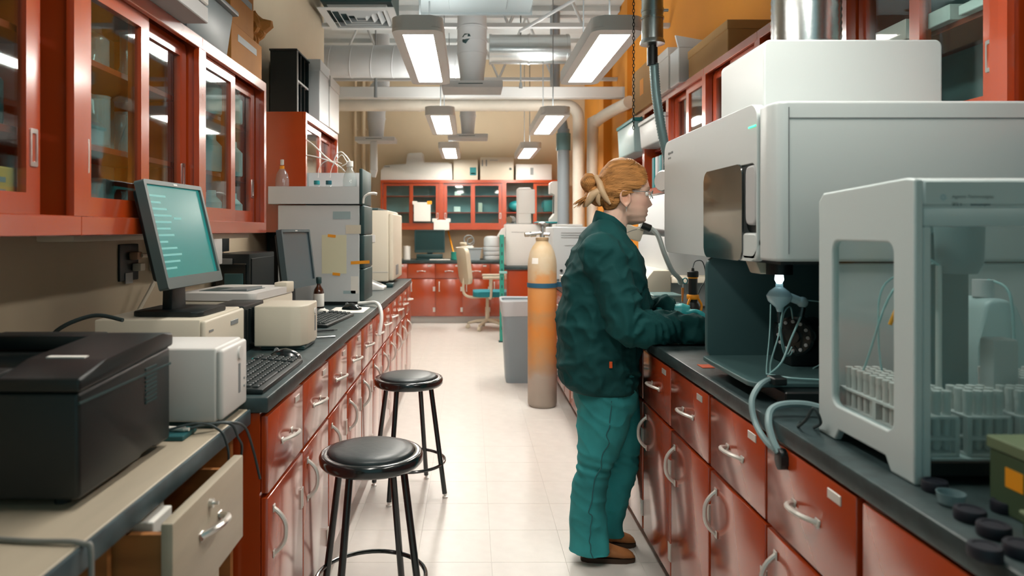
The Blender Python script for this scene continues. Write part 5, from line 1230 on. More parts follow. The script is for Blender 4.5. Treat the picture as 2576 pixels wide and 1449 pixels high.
# ------------------------------------------------------------------ office chair
U = thing('office_chair', 'cream office chair with a teal seat before the back bench', 'chair', (.23, 9.55, 0), 0)
c = Vector((.23, 9.55, 0))
CHM = mat('cream_chair_plastic', (.60, .53, .40), .5)
obj('seat', B().prism(rrect(c.x-.20, c.y-.23, c.x+.27, c.y+.23, .09, 6), 'z', .455, .525, .022, 3), mat('teal_seat_fabric', (.01, .20, .24), .8, bump=(140, .2)), U)
b = B().prism(rrect(-.20, 0, .20, .50, .09, 6), 'y', -.03, .03, .018, 3)
b.xf(Matrix.Translation((c.x-.29, c.y, .62)) @ Matrix.Rotation(-PI/2+.35, 4, 'Z') @ Matrix.Rotation(.12, 4, 'X'))
obj('backrest', b, CHM, U)
b = B().box((-.11, -.02, .52), (.11, .02, .57), .015, 2); b.xf(Matrix.Translation((c.x-.27, c.y, .62)) @ Matrix.Rotation(-PI/2+.35, 4, 'Z') @ Matrix.Rotation(.12, 4, 'X'))
obj('neck_rest', b, CHM, U)
obj('back_bar', B().tube([(c.x-.05, c.y, .44), (c.x-.25, c.y, .44), (c.x-.33, c.y, .52), (c.x-.31, c.y, .75)], .018, 10, sm=5), CHM, U)
for s in (-1, 1):
    ar = obj('arm_bracket', B().tube([(c.x+.02, c.y+s*.20, .45), (c.x+.04, c.y+s*.28, .46), (c.x+.05, c.y+s*.285, .70)], .017, 10, sm=5), CHM, U)
    obj('arm_pad', B().box((c.x-.07, c.y+s*.285-.03, .70), (c.x+.19, c.y+s*.285+.03, .735), .012, 2), CHM, ar)
obj('gas_lift', B().cyl((c.x, c.y, .10), (c.x, c.y, .3), .03, n=16).cyl((c.x, c.y, .3), (c.x, c.y, .43), .022, n=16).box((c.x-.09, c.y-.09, .43), (c.x+.09, c.y+.09, .4545)), CHM, U)
for k in range(5):
    a = 2*PI*k/5+.5; d = Vector((math.cos(a), math.sin(a), 0))
    lg = obj('base_spoke', B().tube([c+Vector((0, 0, .12)), c+d*.15+Vector((0, 0, .105)), c+d*.27+Vector((0, 0, .075))], [.024, .020, .015], 10), CHM, U)
    n_ = Vector((-d.y, d.x, 0)); w0 = c+d*.27+Vector((0, 0, .03))
    obj('caster', B().cyl(w0-n_*.018, w0+n_*.018, .0295, n=16).cyl(c+d*.27+Vector((0, 0, .05)), c+d*.27+Vector((0, 0, .076)), .008, n=8), CHM, lg)
# ------------------------------------------------------------------ back bench things
ZB = Zt
def ymon():
    U = thing('monitor', 'small dark teal monitor on the back bench', 'monitor', (-.61, 10.4, ZB))
    x0, x1 = at(1043, 0, 10.35).x, at(1119, 0, 10.35).x
    b = B().prism(rrect(x0, 1.02, x1, 1.36, .01, 3), 'y', 10.33, 10.37, holes=[[(x0+.015, 1.06), (x1-.015, 1.06), (x1-.015, 1.345), (x0+.015, 1.345)]]); obj('bezel', b, DTEAL, U)
    obj('screen', B().box((x0+.014, 10.34, 1.059), (x1-.014, 10.36, 1.346)), SCRD, U)
    xm = (x0+x1)/2
    obj('neck', B().box((xm-.04, 10.37, ZB+.02), (xm+.04, 10.40, 1.2)), DTEAL, U)
    obj('foot', B().prism(rrect(x0+.02, 10.25, x1-.02, 10.45, .04, 5), 'z', ZB+.0005, ZB+.02, .004, 1), DTEAL, U)
    obj('lower_bar', B().box((x0+.03, 10.30, ZB+.021), (x1-.03, 10.33, 1.0), .008, 2), DTEAL, U)
ymon()
solo('paper_towel_roll', B().cyl((-.955, 10.4, ZB+.0005), (-.955, 10.4, ZB+.20), .055, n=20).cyl((-.955, 10.4, ZB+.2), (-.955, 10.4, ZB+.205), .02, n=12), PAPER, 'white paper roll standing left of the back monitor', 'paper roll')
U = thing('storage_tub', 'pale grey open tub with papers on the back bench', 'tub', (.02, 10.3, ZB))
x0, x1 = at(1162, 0, 10.25).x, at(1211, 0, 10.25).x
b = B(); R = []
for z, s in ((ZB+.0005, -.025), (ZB+.16, 0), (ZB+.17, .012), (ZB+.175, .012), (ZB+.175, -.004), (ZB+.015, -.028)):
    R.append([b.bm.verts.new(q) for q in ((x0-s, 10.18-s, z), (x1+s, 10.18-s, z), (x1+s, 10.42+s, z), (x0-s, 10.42+s, z))])
b.skin(R); obj('body', b, mat('pale_blue_tub', (.36, .42, .45), .45), U)
solo('paper_sheets', B().box((x0-.09, 10.2, ZB+.1765), (x0+.16, 10.40, ZB+.186), .001, 1).prism([(x0-.05, ZB+.187), (x0+.18, ZB+.187), (x0+.15, ZB+.215), (x0+.0, ZB+.195)], 'y', 10.22, 10.38), PAPER, 'white sheets lying across the pale tub on the back bench', 'papers')
solo('cable_basket', B().tube([(x0+.10+.07*math.cos(a), 10.30, ZB+.30+.07*math.sin(a)*.9) for a in [2*PI*i/20 for i in range(20)]], .008, 8, closed=True).tube([(x0+.13+.05*math.cos(a), 10.31, ZB+.27+.06*math.sin(a)*.9) for a in [2*PI*i/20 for i in range(20)]], .007, 8, closed=True), GREY, 'grey coiled cable resting on the sheets over the pale tub', 'cable')
bpy.data.objects['cable_basket'].name = 'coiled_cable'
for k in range(3):
    z = ZB+.001+.065*k
    b = B().lathe([(.10, 0), (.125, .003), (.13, .05), (.125, .060), (.001, .0605)], (.31, 10.35, z), 24)
    solo('clear_lid_tub', b, mat('milky_clear_tub', (.48, .52, .53), .35, alpha=.85), 'round cloudy tub in the stack on the back bench, ' + ('bottom', 'middle', 'third from bottom')[k], 'tub', 'round cloudy tubs stacked on the back bench')
solo('clear_dome', B().lathe([(.11, 0), (.115, .003), (.115, .10), (.10, .14), (.06, .155), (.001, .16)], (.31, 10.35, ZB+.197), 24), mat('milky_clear_tub', (.48, .52, .53), .35, alpha=.85), 'cloudy dome lid topping the stacked tubs on the back bench', 'lid')
solo('green_pot', B().lathe([(.055, .0005), (.065, .004), (.068, .11), (.072, .115), (.06, .118), (.001, .118)], (-.225, 10.30, ZB), 20), GREENP, 'small green pot left of the pale tub on the back bench', 'pot')
solo('yellow_stick', B().cyl((-.235, 10.43, ZB+.012), (-.345, 10.72, ZB+.42), .014, n=10), ORANGE, 'yellow-orange stick leaning behind the back monitor', 'stick')
solo('white_tray', B().box((-.60, 10.13, ZB+.0005), (-.30, 10.22, ZB+.012), .003, 1), PAPER, 'flat white keyboard-like tray before the back monitor', 'tray')
# hung sheets on the back cabinets
YF = 10.45
def hang(label, px0, py0, px1, py1, clip=None):
    a, c_ = at(px0, py0, 10.42), at(px1, py1, 10.42)
    U = thing('hanging_paper', label, 'paper', ((a.x+c_.x)/2, 10.42, c_.z))
    obj('sheet', B().box((a.x, 10.418, c_.z), (c_.x, 10.424, a.z), .002, 1), PAPER, U)
    obj('tape', B().box((a.x-.02, 10.414, a.z-.03), (a.x+.05, 10.4175, a.z+.02)), PAPER, U)
    obj('tape', B().box((c_.x-.05, 10.414, a.z-.03), (c_.x+.02, 10.4175, a.z+.02)), clip or PAPER, U)
    obj('hook', B().box((a.x+.02, 10.424, a.z-.02), (c_.x-.02, 10.449, a.z-.01)), LGREY, U)
hang('white sheet with an orange clip hanging on the back cabinet door', 1041, 509, 1083, 557, ORANGE)
hang('small white notice hanging at the lower edge of the back cabinets', 1091, 553, 1130, 579)
# contents of the back cabinets
for k, (px, py, w_, h_, m_, lab) in enumerate(((1150, 478, .10, .08, PAPER, 'white box on the upper shelf of the middle back cabinet'), (1152, 499, .10, .06, PAPER, 'white box on the middle shelf of the middle back cabinet'), (1148, 533, .24, .05, GREYW, 'pale flat tray on the lower shelf of the middle back cabinet'), (1208, 500, .06, .14, CREAM, 'cream bottle in the right half of the middle back cabinet'))):
    z = (1.36+.75/3+.019, 1.36+.75/3*2+.019, 1.383, 1.36+.75/3+.019)[k]
    x = at(px, py, 10.6).x
    solo('supply_box', B().box((x-w_/2, 10.55, z), (x+w_/2, 10.68, z+h_), .004, 1), m_, lab, 'box')
x = at(1298, 0, 10.6).x
solo('teal_bag', B().sphere((x, 10.62, 1.36+.25+.019+.088), .12, 16, (1, .8, .72)), TEALP, 'teal bag bulging in the open back cabinet', 'bag')
x = at(1378, 0, 10.6).x
solo('teal_jug', B().box((x-.07, 10.56, 1.36+.25+.0195), (x+.07, 10.68, 1.36+.25+.20), .02, 2).box((x-.09, 10.6, 1.36+.25+.08), (x-.07, 10.64, 1.36+.25+.18), .004, 1), TEALP, 'teal plastic jug behind the glass of the open back cabinet', 'jug')
# ------------------------------------------------------------------ things on the back wall cabinets
TB = 2.1105
U = thing('covered_instrument', 'long instrument under a white dust cover on the back cabinets', 'instrument', (-.8, 10.6, TB))
b = B(); R = []
prof = [(-1.36, .0), (-1.355, .16), (-1.30, .23), (-1.03, .25), (-.98, .26), (-.96, .40), (-.93, .42), (-.75, .42), (-.72, .40), (-.70, .27), (-.34, .27), (-.285, .25), (-.275, .0)]
n0 = 15
gr = []
for j in range(9):
    y = 10.48+.26*j/8; k = 1-.12*((abs(j-4)/4)**4)
    gr.append([b.bm.verts.new((x+.006*noise.noise(Vector((x*7, y*9, 1))), y, TB+z*k+(.012*noise.noise(Vector((x*6, y*12, z*9))) if z > .05 else 0))) for x, z in prof])
for A, C in zip(gr, gr[1:]):
    for i in range(len(prof)-1): b.bm.faces.new((A[i], A[i+1], C[i+1], C[i]))
    b.bm.faces.new((A[0], C[0], C[-1], A[-1]))
b.bm.faces.new(gr[0]); b.bm.faces.new(gr[-1][::-1])
obj('dust_cover', b, mat('white_dust_cover', (.62, .61, .57), .6, bump=(9, .5)), U, ang=70)
obj('vent_tag', B().box((-1.30, 10.472, TB+.195), (-1.22, 10.4795, TB+.207)), GREY, U)
def topbox(name, label, px0, py0, px1, m_, parts):
    a = at(px0, py0, 10.5); c_ = at(px1, py0, 10.5)
    U = thing(name, label, 'box' if name != 'bench_instrument' else 'instrument', ((a.x+c_.x)/2, 10.6, TB))
    obj('body', B().box((a.x, 10.5, TB+.0), (c_.x, 10.76, a.z), .006, 2), m_, U)
    for nm_, x0, z0, x1, z1, mm in parts:
        p0, p1 = at(x0, z0, 10.5), at(x1, z1, 10.5)
        obj(nm_, B().box((p0.x, 10.497, p1.z), (p1.x, 10.5002, p0.z), .001, 1), mm, U)
    return U
topbox('storage_box', 'cream box with a teal label on the back cabinets', 1141, 402, 1202, CREAM, [('teal_label', 1182, 421, 1198, 441, TEALP), ('label_stripe', 1184, 435, 1196, 438, PAPER)])
topbox('bench_instrument', 'cream bench instrument with two slots on the back cabinets', 1208, 396, 1292, CREAM, [('slot', 1212, 402, 1215, 418, GREY), ('slot', 1222, 402, 1225, 418, GREY), ('knob_plate', 1281, 422, 1287, 428, DTEAL), ('panel_line', 1232, 402, 1252, 404, LGREY)])
topbox('storage_box', 'low white box with a grey mark, last on the back cabinets', 1298, 413, 1388, WHITE, [('grey_mark', 1334, 422, 1342, 440, GREY)])
# ------------------------------------------------------------------ the person
PY = 2.93; PS = F_PX/PY
def pp(px, py, Y=PY): return at(px, py, Y)
SKINM = mat('skin', (.62, .36, .25), .5); p = SKINM.node_tree.nodes['Principled BSDF']
p.inputs['Subsurface Weight'].default_value = .12; p.inputs['Subsurface Radius'].default_value = (.012, .005, .003); p.inputs['Subsurface Scale'].default_value = .6
vc = SKINM.node_tree.nodes.new('ShaderNodeVertexColor'); vc.layer_name = 'tone'; SKINM.node_tree.links.new(vc.outputs[0], p.inputs['Base Color'])
JACK = mat('dark_green_cotton', (.0045, .058, .058), .82, var=(3.5, .22), bump=(420, .10), spec=.25)
JEAN = mat('teal_denim', (.030, .27, .28), .8, var=(4, .32), bump=(500, .18), spec=.3)
SHOE = mat('tan_suede', (.33, .125, .035), .65, bump=(160, .12)); SOLE = mat('brown_sole', (.05, .025, .012), .7)
GLOVE = mat('teal_nitrile', (.035, .40, .42), .42)
CLIP = mat('tan_clip', (.56, .38, .22), .45)
HAIR = mat('red_blond_hair', (.40, .185, .060), .55, var=(26, .42), bump=(70, .35), scale3=(.35, 2.2, 2.6), spec=.12)
def interp(T, z):
    T = sorted(T)
    if z <= T[0][0]: return T[0][1]
    for (a, u), (b_, v) in zip(T, T[1:]):
        if z <= b_:
            t = (z-a)/(b_-a); t = t*t*(3-2*t)*.5+t*.5
            return u+(v-u)*t
    return T[-1][1]
def bake(name, b, voxel, smooth, m, parent, deform=None, iters=4):
    """fuse overlapping closed pieces into one continuous skin"""
    bmesh.ops.recalc_face_normals(b.bm, faces=b.bm.faces)
    me = bpy.data.meshes.new('tmp'); b.bm.to_mesh(me); b.bm.free()
    o = bpy.data.objects.new('tmp', me); COL.objects.link(o)
    r = o.modifiers.new('r', 'REMESH'); r.mode = 'VOXEL'; r.voxel_size = voxel
    s = o.modifiers.new('s', 'SMOOTH'); s.factor = smooth; s.iterations = iters
    dg = bpy.context.evaluated_depsgraph_get()
    out = bpy.data.meshes.new_from_object(o.evaluated_get(dg)); out.name = name
    bpy.data.objects.remove(o, do_unlink=True); bpy.data.meshes.remove(me)
    if deform:
        N = [v.normal.copy() for v in out.vertices]
        for v, n in zip(out.vertices, N): v.co += deform(v.co.copy(), n)
    out.polygons.foreach_set('use_smooth', [True]*len(out.polygons))
    q = bpy.data.objects.new(name, out); COL.objects.link(q); out.materials.append(m)
    if parent:
        out.transform(WM[parent.name].inverted()); q.parent = parent; WM[q.name] = WM[parent.name]
    return q
def loft(b, secs, n=28, pw=2.0):
    """secs: (centre, half depth along x, half width along y)"""
    R = []
    for c, a, w_ in secs:
        ring = []
        for i in range(n):
            t = 2*PI*i/n; cs, sn = math.cos(t), math.sin(t)
            ring.append(b.bm.verts.new((c[0]+a*math.copysign(abs(cs)**(2/pw), cs), c[1]+w_*math.copysign(abs(sn)**(2/pw), sn), c[2])))
        R.append(ring)
    b.skin(R)
def chain(b, pts, rad, n=18, sm=5):
    P = spline([Vector(p) for p in pts], sm); k = len(pts)
    r = []
    for i in range(len(P)):
        t = i/sm; j = min(int(t), k-2); f = t-j; r.append(rad[j]*(1-f)+rad[j+1]*f)
    b.tube(P, r, n)
    b.sphere(P[0], r[0], 14); b.sphere(P[-1], r[-1], 14)
PER = thing('person', 'person in a dark green jacket and teal jeans typing at the right bench', 'person', (.52, PY, 0))
# silhouettes of the trunk: (photo row, back, front, half width)
tors = [(548, 1500, 1536, .060), (566, 1483, 1556, .100), (590, 1464, 1574, .145), (620, 1448, 1592, .180), (660, 1430, 1611, .195), (710, 1417, 1626, .192), (760, 1409, 1630, .186), (820, 1403, 1624, .182), (860, 1402, 1606, .184), (910, 1403, 1602, .188), (945, 1407, 1601, .190), (968, 1420, 1600, .186), (976, 1430, 1598, .180)]
def trunk(b, rows, shrink):
    secs = []
    for y, bk, fr, hw in rows:
        A, C = pp(bk, y), pp(fr, y); secs.append((((A.x+C.x)/2, PY, A.z), (C.x-A.x)/2-shrink, hw-shrink))
    loft(b, secs, 36, 2.2)
# joint positions
SHN, SHF = pp(1512, 648, 2.775), pp(1516, 645, 3.085)
ELN, WRN = pp(1592, 818, 2.70), pp(1765, 838, 2.71)
ELF, WRF = pp(1606, 792, 3.13), pp(1672, 778, 3.02)
near_leg = [pp(1524, 965, 2.865), pp(1516, 1075, 2.860), pp(1494, 1172, 2.860), pp(1479, 1262, 2.862), pp(1481, 1340, 2.862), pp(1483, 1384, 2.862)]
far_leg = [pp(1540, 965, 2.995), pp(1562, 1075, 2.995), pp(1566, 1155, 2.998), pp(1549, 1240, 3.0), pp(1537, 1310, 3.0), pp(1535, 1345, 3.0)]
# ---------------- head as rings with the features pushed out of them
HO = pp(1566, 480)
XF = [(.1275, .004), (.121, .030), (.109, .052), (.084, .083), (.050, .102), (.025, .109), (.003, .111), (-.012, .104), (-.0335, .103), (-.057, .101), (-.070, .101), (-.085, .1025), (-.0955, .099), (-.102, .1005), (-.112, .0945), (-.127, .0935), (-.137, .080), (-.144, .045)]
XBK = [(.1275, -.004), (.121, -.034), (.109, -.056), (.084, -.080), (.05, -.092), (0, -.093), (-.04, -.085), (-.07, -.068), (-.1, -.040), (-.127, -.0), (-.137, .012), (-.144, .030)]
WDT = [(.1275, .004), (.121, .030), (.109, .046), (.084, .062), (.05, .072), (0, .074), (-.04, .069), (-.07, .063), (-.1, .053), (-.127, .036), (-.137, .024), (-.144, .008)]
G = lambda v, c, s: math.exp(-((v-c)/s)**2)
NOSE = [(-.002, 0), (-.012, .003), (-.0335, .012), (-.050, .022), (-.058, .0265), (-.064, .022), (-.069, .011), (-.074, .001)]
def face_push(x, y, z):
    d = 0
    if x > .03:
        sg = .0075+.009*max(0, min(1, (-.02-z)/.04))
        d += interp(NOSE, z)*math.exp(-(y/sg)**2)
        d += .0075*G(z, -.066, .006)*G(abs(y), .014, .006)                 # nostril wings
        d -= .0105*G(abs(y), .032, .015)*G(z, -.014, .012)                 # eye sockets
        d += .004*G(abs(y), .030, .022)*G(z, .008, .009)                   # brows
        d += .0055*G(abs(y), .042, .020)*G(z, -.045, .020)                 # cheeks
        lip = math.exp(-(y/.021)**2)
        d += lip*(.0055*G(z, -.0865, .0045)+.0050*G(z, -.1015, .0050)-.0035*G(z, -.0945, .0022))
        d -= .002*G(y, 0, .005)*G(z, -.078, .005)
        d += .004*G(y, 0, .016)*G(z, -.126, .009)
    return d
b = B(); R = []
zs = [.1275-.2715*i/110 for i in range(111)]
for z in zs:
    xf, xb, w_ = interp(XF, z), interp(XBK, z), interp(WDT, z)
    xm = xb+(xf-xb)*.46; ring = []
    for i in range(72):
        t = 2*PI*i/72; cs, sn = math.cos(t), math.sin(t)
        pwr = 2.35 if cs > 0 else 2.0
        x = xm+((xf-xm) if cs > 0 else (xm-xb))*math.copysign(abs(cs)**(2/pwr), cs)
        y = w_*math.copysign(abs(sn)**(2/pwr), sn)
        ring.append(b.bm.verts.new(HO+Vector((x+face_push(x, y, z), y, z))))
    R.append(ring)
b.skin(R)
# ears
for s in (-1, 1):
    e0 = HO+Vector((-.006, s*.072, -.032))
    pts = [e0+Vector((.019*math.cos(a)-.008*math.sin(a)*.6, s*(.006+.004*math.sin(a)), .030*math.sin(a))) for a in [2*PI*i/16 for i in range(16)]]
    b.tube(pts, .0058, 8, closed=True)
    b.sphere(e0+Vector((-.002, s*.002, -.004)), .02, 12, (.75, .22, 1.15))
    b.sphere(e0+Vector((.004, s*.005, -.033)), .0085, 10, (.9, .7, 1.1))
# neck, trunk, limbs
chain(b, [pp(1560, 515), pp(1549, 545), pp(1538, 580), pp(1525, 625)], [.052, .054, .057, .075])
trunk(b, tors[1:], .022)
for SH_, EL_, WR_ in ((SHN, ELN, WRN), (SHF, ELF, WRF)):
    chain(b, [SH_, (SH_+EL_)/2, EL_, (EL_+WR_)/2, WR_], [.052, .046, .038, .034, .025])
for L in (near_leg, far_leg):
    chain(b, L, [.082, .074, .050, .046, .034, .032])
# hands: palm, five fingers of unequal length curling down to the keys
def hand(b, wrist, side, k, yaw=0):
    """side -1: thumb towards +y (right hand of someone facing +x); k scales the thickness"""
    M = Matrix.Translation(wrist) @ Matrix.Rotation(yaw, 4, 'Z')
    T_ = lambda x, y, z: M @ Vector((x, y, z))
    b.tube([T_(-.02, 0, .002), T_(.02, 0, .006), T_(.055, 0, .008), T_(.085, 0, .004)], [.026*k, .031*k, .036*k, .030*k], 16)
    b.sphere(T_(.045, 0, .004), .038*k, 14, (1.2, 1.0, .50)); b.sphere(T_(-.02, 0, .002), .026*k, 12); b.sphere(T_(.085, 0, .004), .030*k, 12, (1, 1.1, .5))
    for j, (yy, ln) in enumerate(((.027, .070), (.009, .079), (-.009, .073), (-.026, .057))):
        yy *= -side
        a = [T_(.078, yy, .006), T_(.078+ln*.45, yy*1.08, .014-.002*j), T_(.078+ln*.80, yy*1.12, .0), T_(.078+ln, yy*1.14, -.020)]
        b.tube(spline(a, 5), [.0088*k]*5+[.0080*k]*5+[.0072*k]*5+[.0062*k], 10); b.sphere(a[-1], .0064*k, 8); b.sphere(a[1], .0089*k, 8)
    ys = -side
    a = [T_(.012, ys*.020, -.002), T_(.040, ys*.044, -.006), T_(.066, ys*.052, -.012), T_(.086, ys*.047, -.022)]
    b.tube(spline(a, 5), [.013*k]*5+[.0105*k]*5+[.0085*k]*5+[.0072*k], 10); b.sphere(a[-1], .0074*k, 8); b.sphere(a[0], .013*k, 8)
HN = Vector((WRN.x+.02, WRN.y+.015, .968)); HF = Vector((WRF.x+.012, WRF.y-.02, 1.002))
hand(b, HN, -1, .90, .10); hand(b, HF, 1, .90, -.30)
def tone_body(q):
    me = q.data; ca = me.color_attributes.new('tone', 'FLOAT_COLOR', 'POINT')
    off = WM[PER.name].translation-HO
    for i, v in enumerate(me.vertices):
        l = v.co+off; c = Vector((.74, .48, .37))
        m_ = math.exp(-(l.y/.021)**2)*(G(l.z, -.087, .0055)+G(l.z, -.1015, .006)) if l.x > .075 else 0
        c = c.lerp(Vector((.50, .17, .14)), min(1, m_))
        ck = G(abs(l.y), .05, .03)*G(l.z, -.05, .028) if l.x > .02 else 0
        c = c.lerp(Vector((.72, .37, .28)), .5*ck)
        er = G(l.x, -.006, .022)*G(l.z, -.032, .035) if abs(l.y) > .068 else 0
        c = c.lerp(Vector((.64, .27, .16)), .7*er)
        br = math.exp(-((abs(l.y)-.030)/.020)**4)*G(l.z, .010+.004*math.cos(l.y*40), .0040) if l.x > .07 else 0
        c = c.lerp(Vector((.16, .075, .03)), min(1, br*.9))
        ca.data[i].color = (*c, 1)
body = bake('body', b, .0042, .5, SKINM, PER, iters=2); tone_body(body)
# eyes
for s in (-1, 1):
    e = HO+Vector((.0905, s*.031, -.014))
    ey = obj('eye', B().sphere(e, .0118, 16), mat('eye_white', (.75, .72, .68), .2), PER)
    obj('iris', B().sphere(e+Vector((.0078, 0, -.001)), .0052, 12, (.9, 1, 1)), mat('iris_blue', (.06, .13, .16), .15), ey)
    obj('eyelid', B().tube([e+Vector((.004, -s*.0, .0095))+Vector((.006*math.cos(a)-.002, .012*math.sin(a), .001*math.cos(a))) for a in [-1.4+2.8*i/8 for i in range(9)]], .0024, 6), mat('eyelid_skin', (.52, .27, .18), .5), ey)
# ---------------- jacket
b = B(); trunk(b, tors, 0)
for SH_, EL_, WR_, W in ((SHN, ELN, WRN, 1), (SHF, ELF, WRF, 1)):
    fo = (EL_+WR_)/2
    chain(b, [SH_+Vector((0, .0, .015)), SH_*.55+EL_*.45, EL_+Vector((-.012, 0, 0)), fo, WR_-Vector((.0, 0, 0))], [.088, .084, .078, .068, .055], 22)
def folds(co, n):
    x, y, z = co
    near = co.y < PY
    a = noise.noise(Vector((x*7+z*4, y*5, z*9-x*6)))
    r1 = (1-abs(a))**3
    a2 = noise.noise(Vector((x*15-z*9+4, y*9, z*13+x*10)))
    r2 = (1-abs(a2))**4
    d = .016*(r1-.45)+.0085*(r2-.35)
    # rings of creases at the elbow and along the forearm
    if x > .62 and z < 1.12: d += .008*math.sin((x*1.0+z*.8+.25*noise.noise(co*8))*70)*.8
    d += .004*noise.noise(co*26)
    k = 1.0 if z < 1.27 else max(.35, 1-(z-1.27)*9)
    hz = at(0, 968, 2.93).z
    if z < hz+.03: k *= max(.1, (z-hz+.02)/.05)
    q = n*d*k
    if z+q.z < .922 and x > .69: q.z = .922-z
    return q
jk = bake('jacket', b, .0075, .5, JACK, PER, folds, 6)
# collar
b = B(); R = []
cc = pp(1534, 566); 
for z, g in ((-.018, 1.05), (.012, 1.0), (.030, .95), (.034, .92), (.030, .885), (.0, .93), (-.02, .98)):
    ring = []
    for i in range(40):
        t = 2*PI*i/40; cs, sn = math.cos(t), math.sin(t)
        tilt = -.42*cs*.066
        ring.append(b.bm.verts.new((cc.x+.068*g*cs+(z*.15), PY+.072*g*sn, cc.z+z*(1.0-.35*max(0, cs))+tilt-.010*max(0, cs))))
    R.append(ring)
b.skin(R, caps=False, closed=True); obj('collar', b, JACK, jk, ang=80)
# front lapel edge and side tag, hem band
def near_surface(me_o, X, Z):
    off = WM[PER.name].translation; best = None
    for v in me_o.data.vertices:
        w_ = v.co+off
        if abs(w_.x-X) < .012 and abs(w_.z-Z) < .012 and (best is None or w_.y < best.y): best = w_.copy()
    return best if best else Vector((X, PY-.19, Z))
q = near_surface(jk, at(1531, 921, 2.75).x, at(1531, 921, 2.75).z)
obj('side_tag', B().box((q.x-.006, q.y-.003, q.z-.013), (q.x+.006, q.y+.002, q.z+.013), .001, 1), mat('orange_red_tag', (.75, .10, .015), .6), jk, label='small orange-red side tag')
# ---------------- jeans
b = B()
hips = [(900, 1425, 1600, .168), (940, 1428, 1602, .172), (985, 1440, 1603, .172), (1015, 1447, 1600, .162), (1040, 1456, 1590, .14)]
trunk(b, hips, .006)
chain(b, near_leg, [.112, .104, .066, .070, .078, .084], 24)
chain(b, far_leg, [.106, .088, .070, .058, .054, .058], 24)
def denim(co, n):
    x, y, z = co
    d = .0035*noise.noise(co*14)+.006*(1-abs(noise.noise(Vector((x*9, y*6, z*14+x*8)))))**5
    kz = at(0, 1170, 2.87).z
    d += .0055*math.exp(-((z-kz)/.045)**2)*math.sin(z*150+x*30)*.8
    if z < .16: d += .003*math.sin(math.atan2(y-2.862, x-.49)*6)
    q = n*d
    if z < .052: q.z += (.052-z)*.85        # level hem
    return q
jn = bake('jeans', b, .007, .5, JEAN, PER, denim, 5)
# seam stitching down the near leg
off = WM[PER.name].translation
seam = []
for k in range(24):
    t = k/23; i = t*(len(near_leg)-1); j = min(int(i), len(near_leg)-2); c = near_leg[j].lerp(near_leg[j+1], i-j)
    c = c+Vector((.012-.02*t, 0, 0)); s = near_surface(jn, c.x, c.z) if c.z < .72 else None
    if s: seam.append(s-Vector((0, .0005, 0)))
if len(seam) > 4: obj('side_seam', B().tube(seam, .0022, 6, sm=3), mat('denim_stitch', (.02, .11, .12), .8), jn)
# ---------------- shoes
def shoe(toe, heel, Y, zs_):
    A, C = pp(heel, 1400, Y), pp(toe, 1400, Y); L = C.x-A.x
    b = B(); R = []
    for t, w_, h in ((0, .020, .045), (.06, .032, .075), (.22, .036, .088), (.42, .036, .080), (.58, .040, .062), (.75, .043, .048), (.90, .036, .038), (.97, .024, .028), (1, .008, .014)):
        ring = []
        for i in range(20):
            a = 2*PI*i/20; cs, sn = math.cos(a), math.sin(a)
            ring.append(b.bm.verts.new((A.x+L*t, Y+w_*cs, zs_+.016+(h-.016)*(.5+.5*sn) if sn > -.999 else zs_+.016)))
        R.append(ring)
    b.skin(R); o = obj('shoe', b, SHOE, PER, ang=80)
    b = B(); pr = []
    for i in range(28):
        a = 2*PI*i/28; t = .5+.5*math.cos(a); w_ = (.030+.014*max(0, t-.4)/.6)*abs(math.sin(a))**.6
        pr.append((A.x-.003+(L+.004)*t, Y+math.copysign(w_, math.sin(a))))
    b.prism(pr, 'z', zs_, zs_+.020, .004, 2); obj('sole', b, SOLE, o)
shoe(1597, 1462, 2.862, .0005); shoe(1598, 1502, 3.0, .0005)
# ---------------- gloves
for HH, sd, yw in ((HN, -1, .10), (HF, 1, -.30)):
    b = B(); hand(b, HH, sd, 1.0, yw)
    b.tube([HH+Vector((-.055, 0, .0)), HH+Vector((-.01, 0, .003))], .029, 16); 
    bake('glove', b, .0032, .5, GLOVE, PER, None, 2)
# ---------------- hair
b = B(); R = []
BUN = HO+Vector((-.128, 0, .012))
LINE = [(.122, .05), (.105, .072), (.084, .090), (.050, .082), (.030, .062), (.010, .040), (-.008, .026), (-.018, .012), (-.026, -.016), (-.045, -.022), (-.070, -.034), (-.085, -.06)]
def hair_r(z): return .010+.002*max(0, min(1, (z+.02)/.1))
def hpt(z, t):
    xf, xb, w_ = interp(XF, z), interp(XBK, z), interp(WDT, z)
    xm = xb+(xf-xb)*.46; cs, sn = math.cos(t), math.sin(t)
    x = xm+((xf-xm) if cs > 0 else (xm-xb))*math.copysign(abs(cs)**(2/2.2), cs); y = w_*math.copysign(abs(sn)**(2/2.2), sn)
    return x, y
vs = {}
b2 = B(); nz_, nt_ = 70, 72
grid = []
for i in range(nz_+1):
    z = .1278-.206*i/nz_; row = []
    for j in range(nt_):
        t = 2*PI*j/nt_; x, y = hpt(z, t)
        lim = interp([(a, c) for a, c in LINE], z)
        g = max(0, min(1, (lim-x)/.022))                # thickness fades in from the hairline
        n = Vector((x+.0, y*1.15, (z-.01)*.8)).normalized()
        d = (hair_r(z)*(.25+.75*g**.6)+.0025*math.sin(26*z+8*x*6)*g+.003*noise.noise(Vector((x*16+z*20, y*30, z*46)))*g) if x < lim else -.006
        row.append(b2.bm.verts.new(HO+Vector((x, y, z))+n*d))
    grid.append(row)
b2.skin(grid)
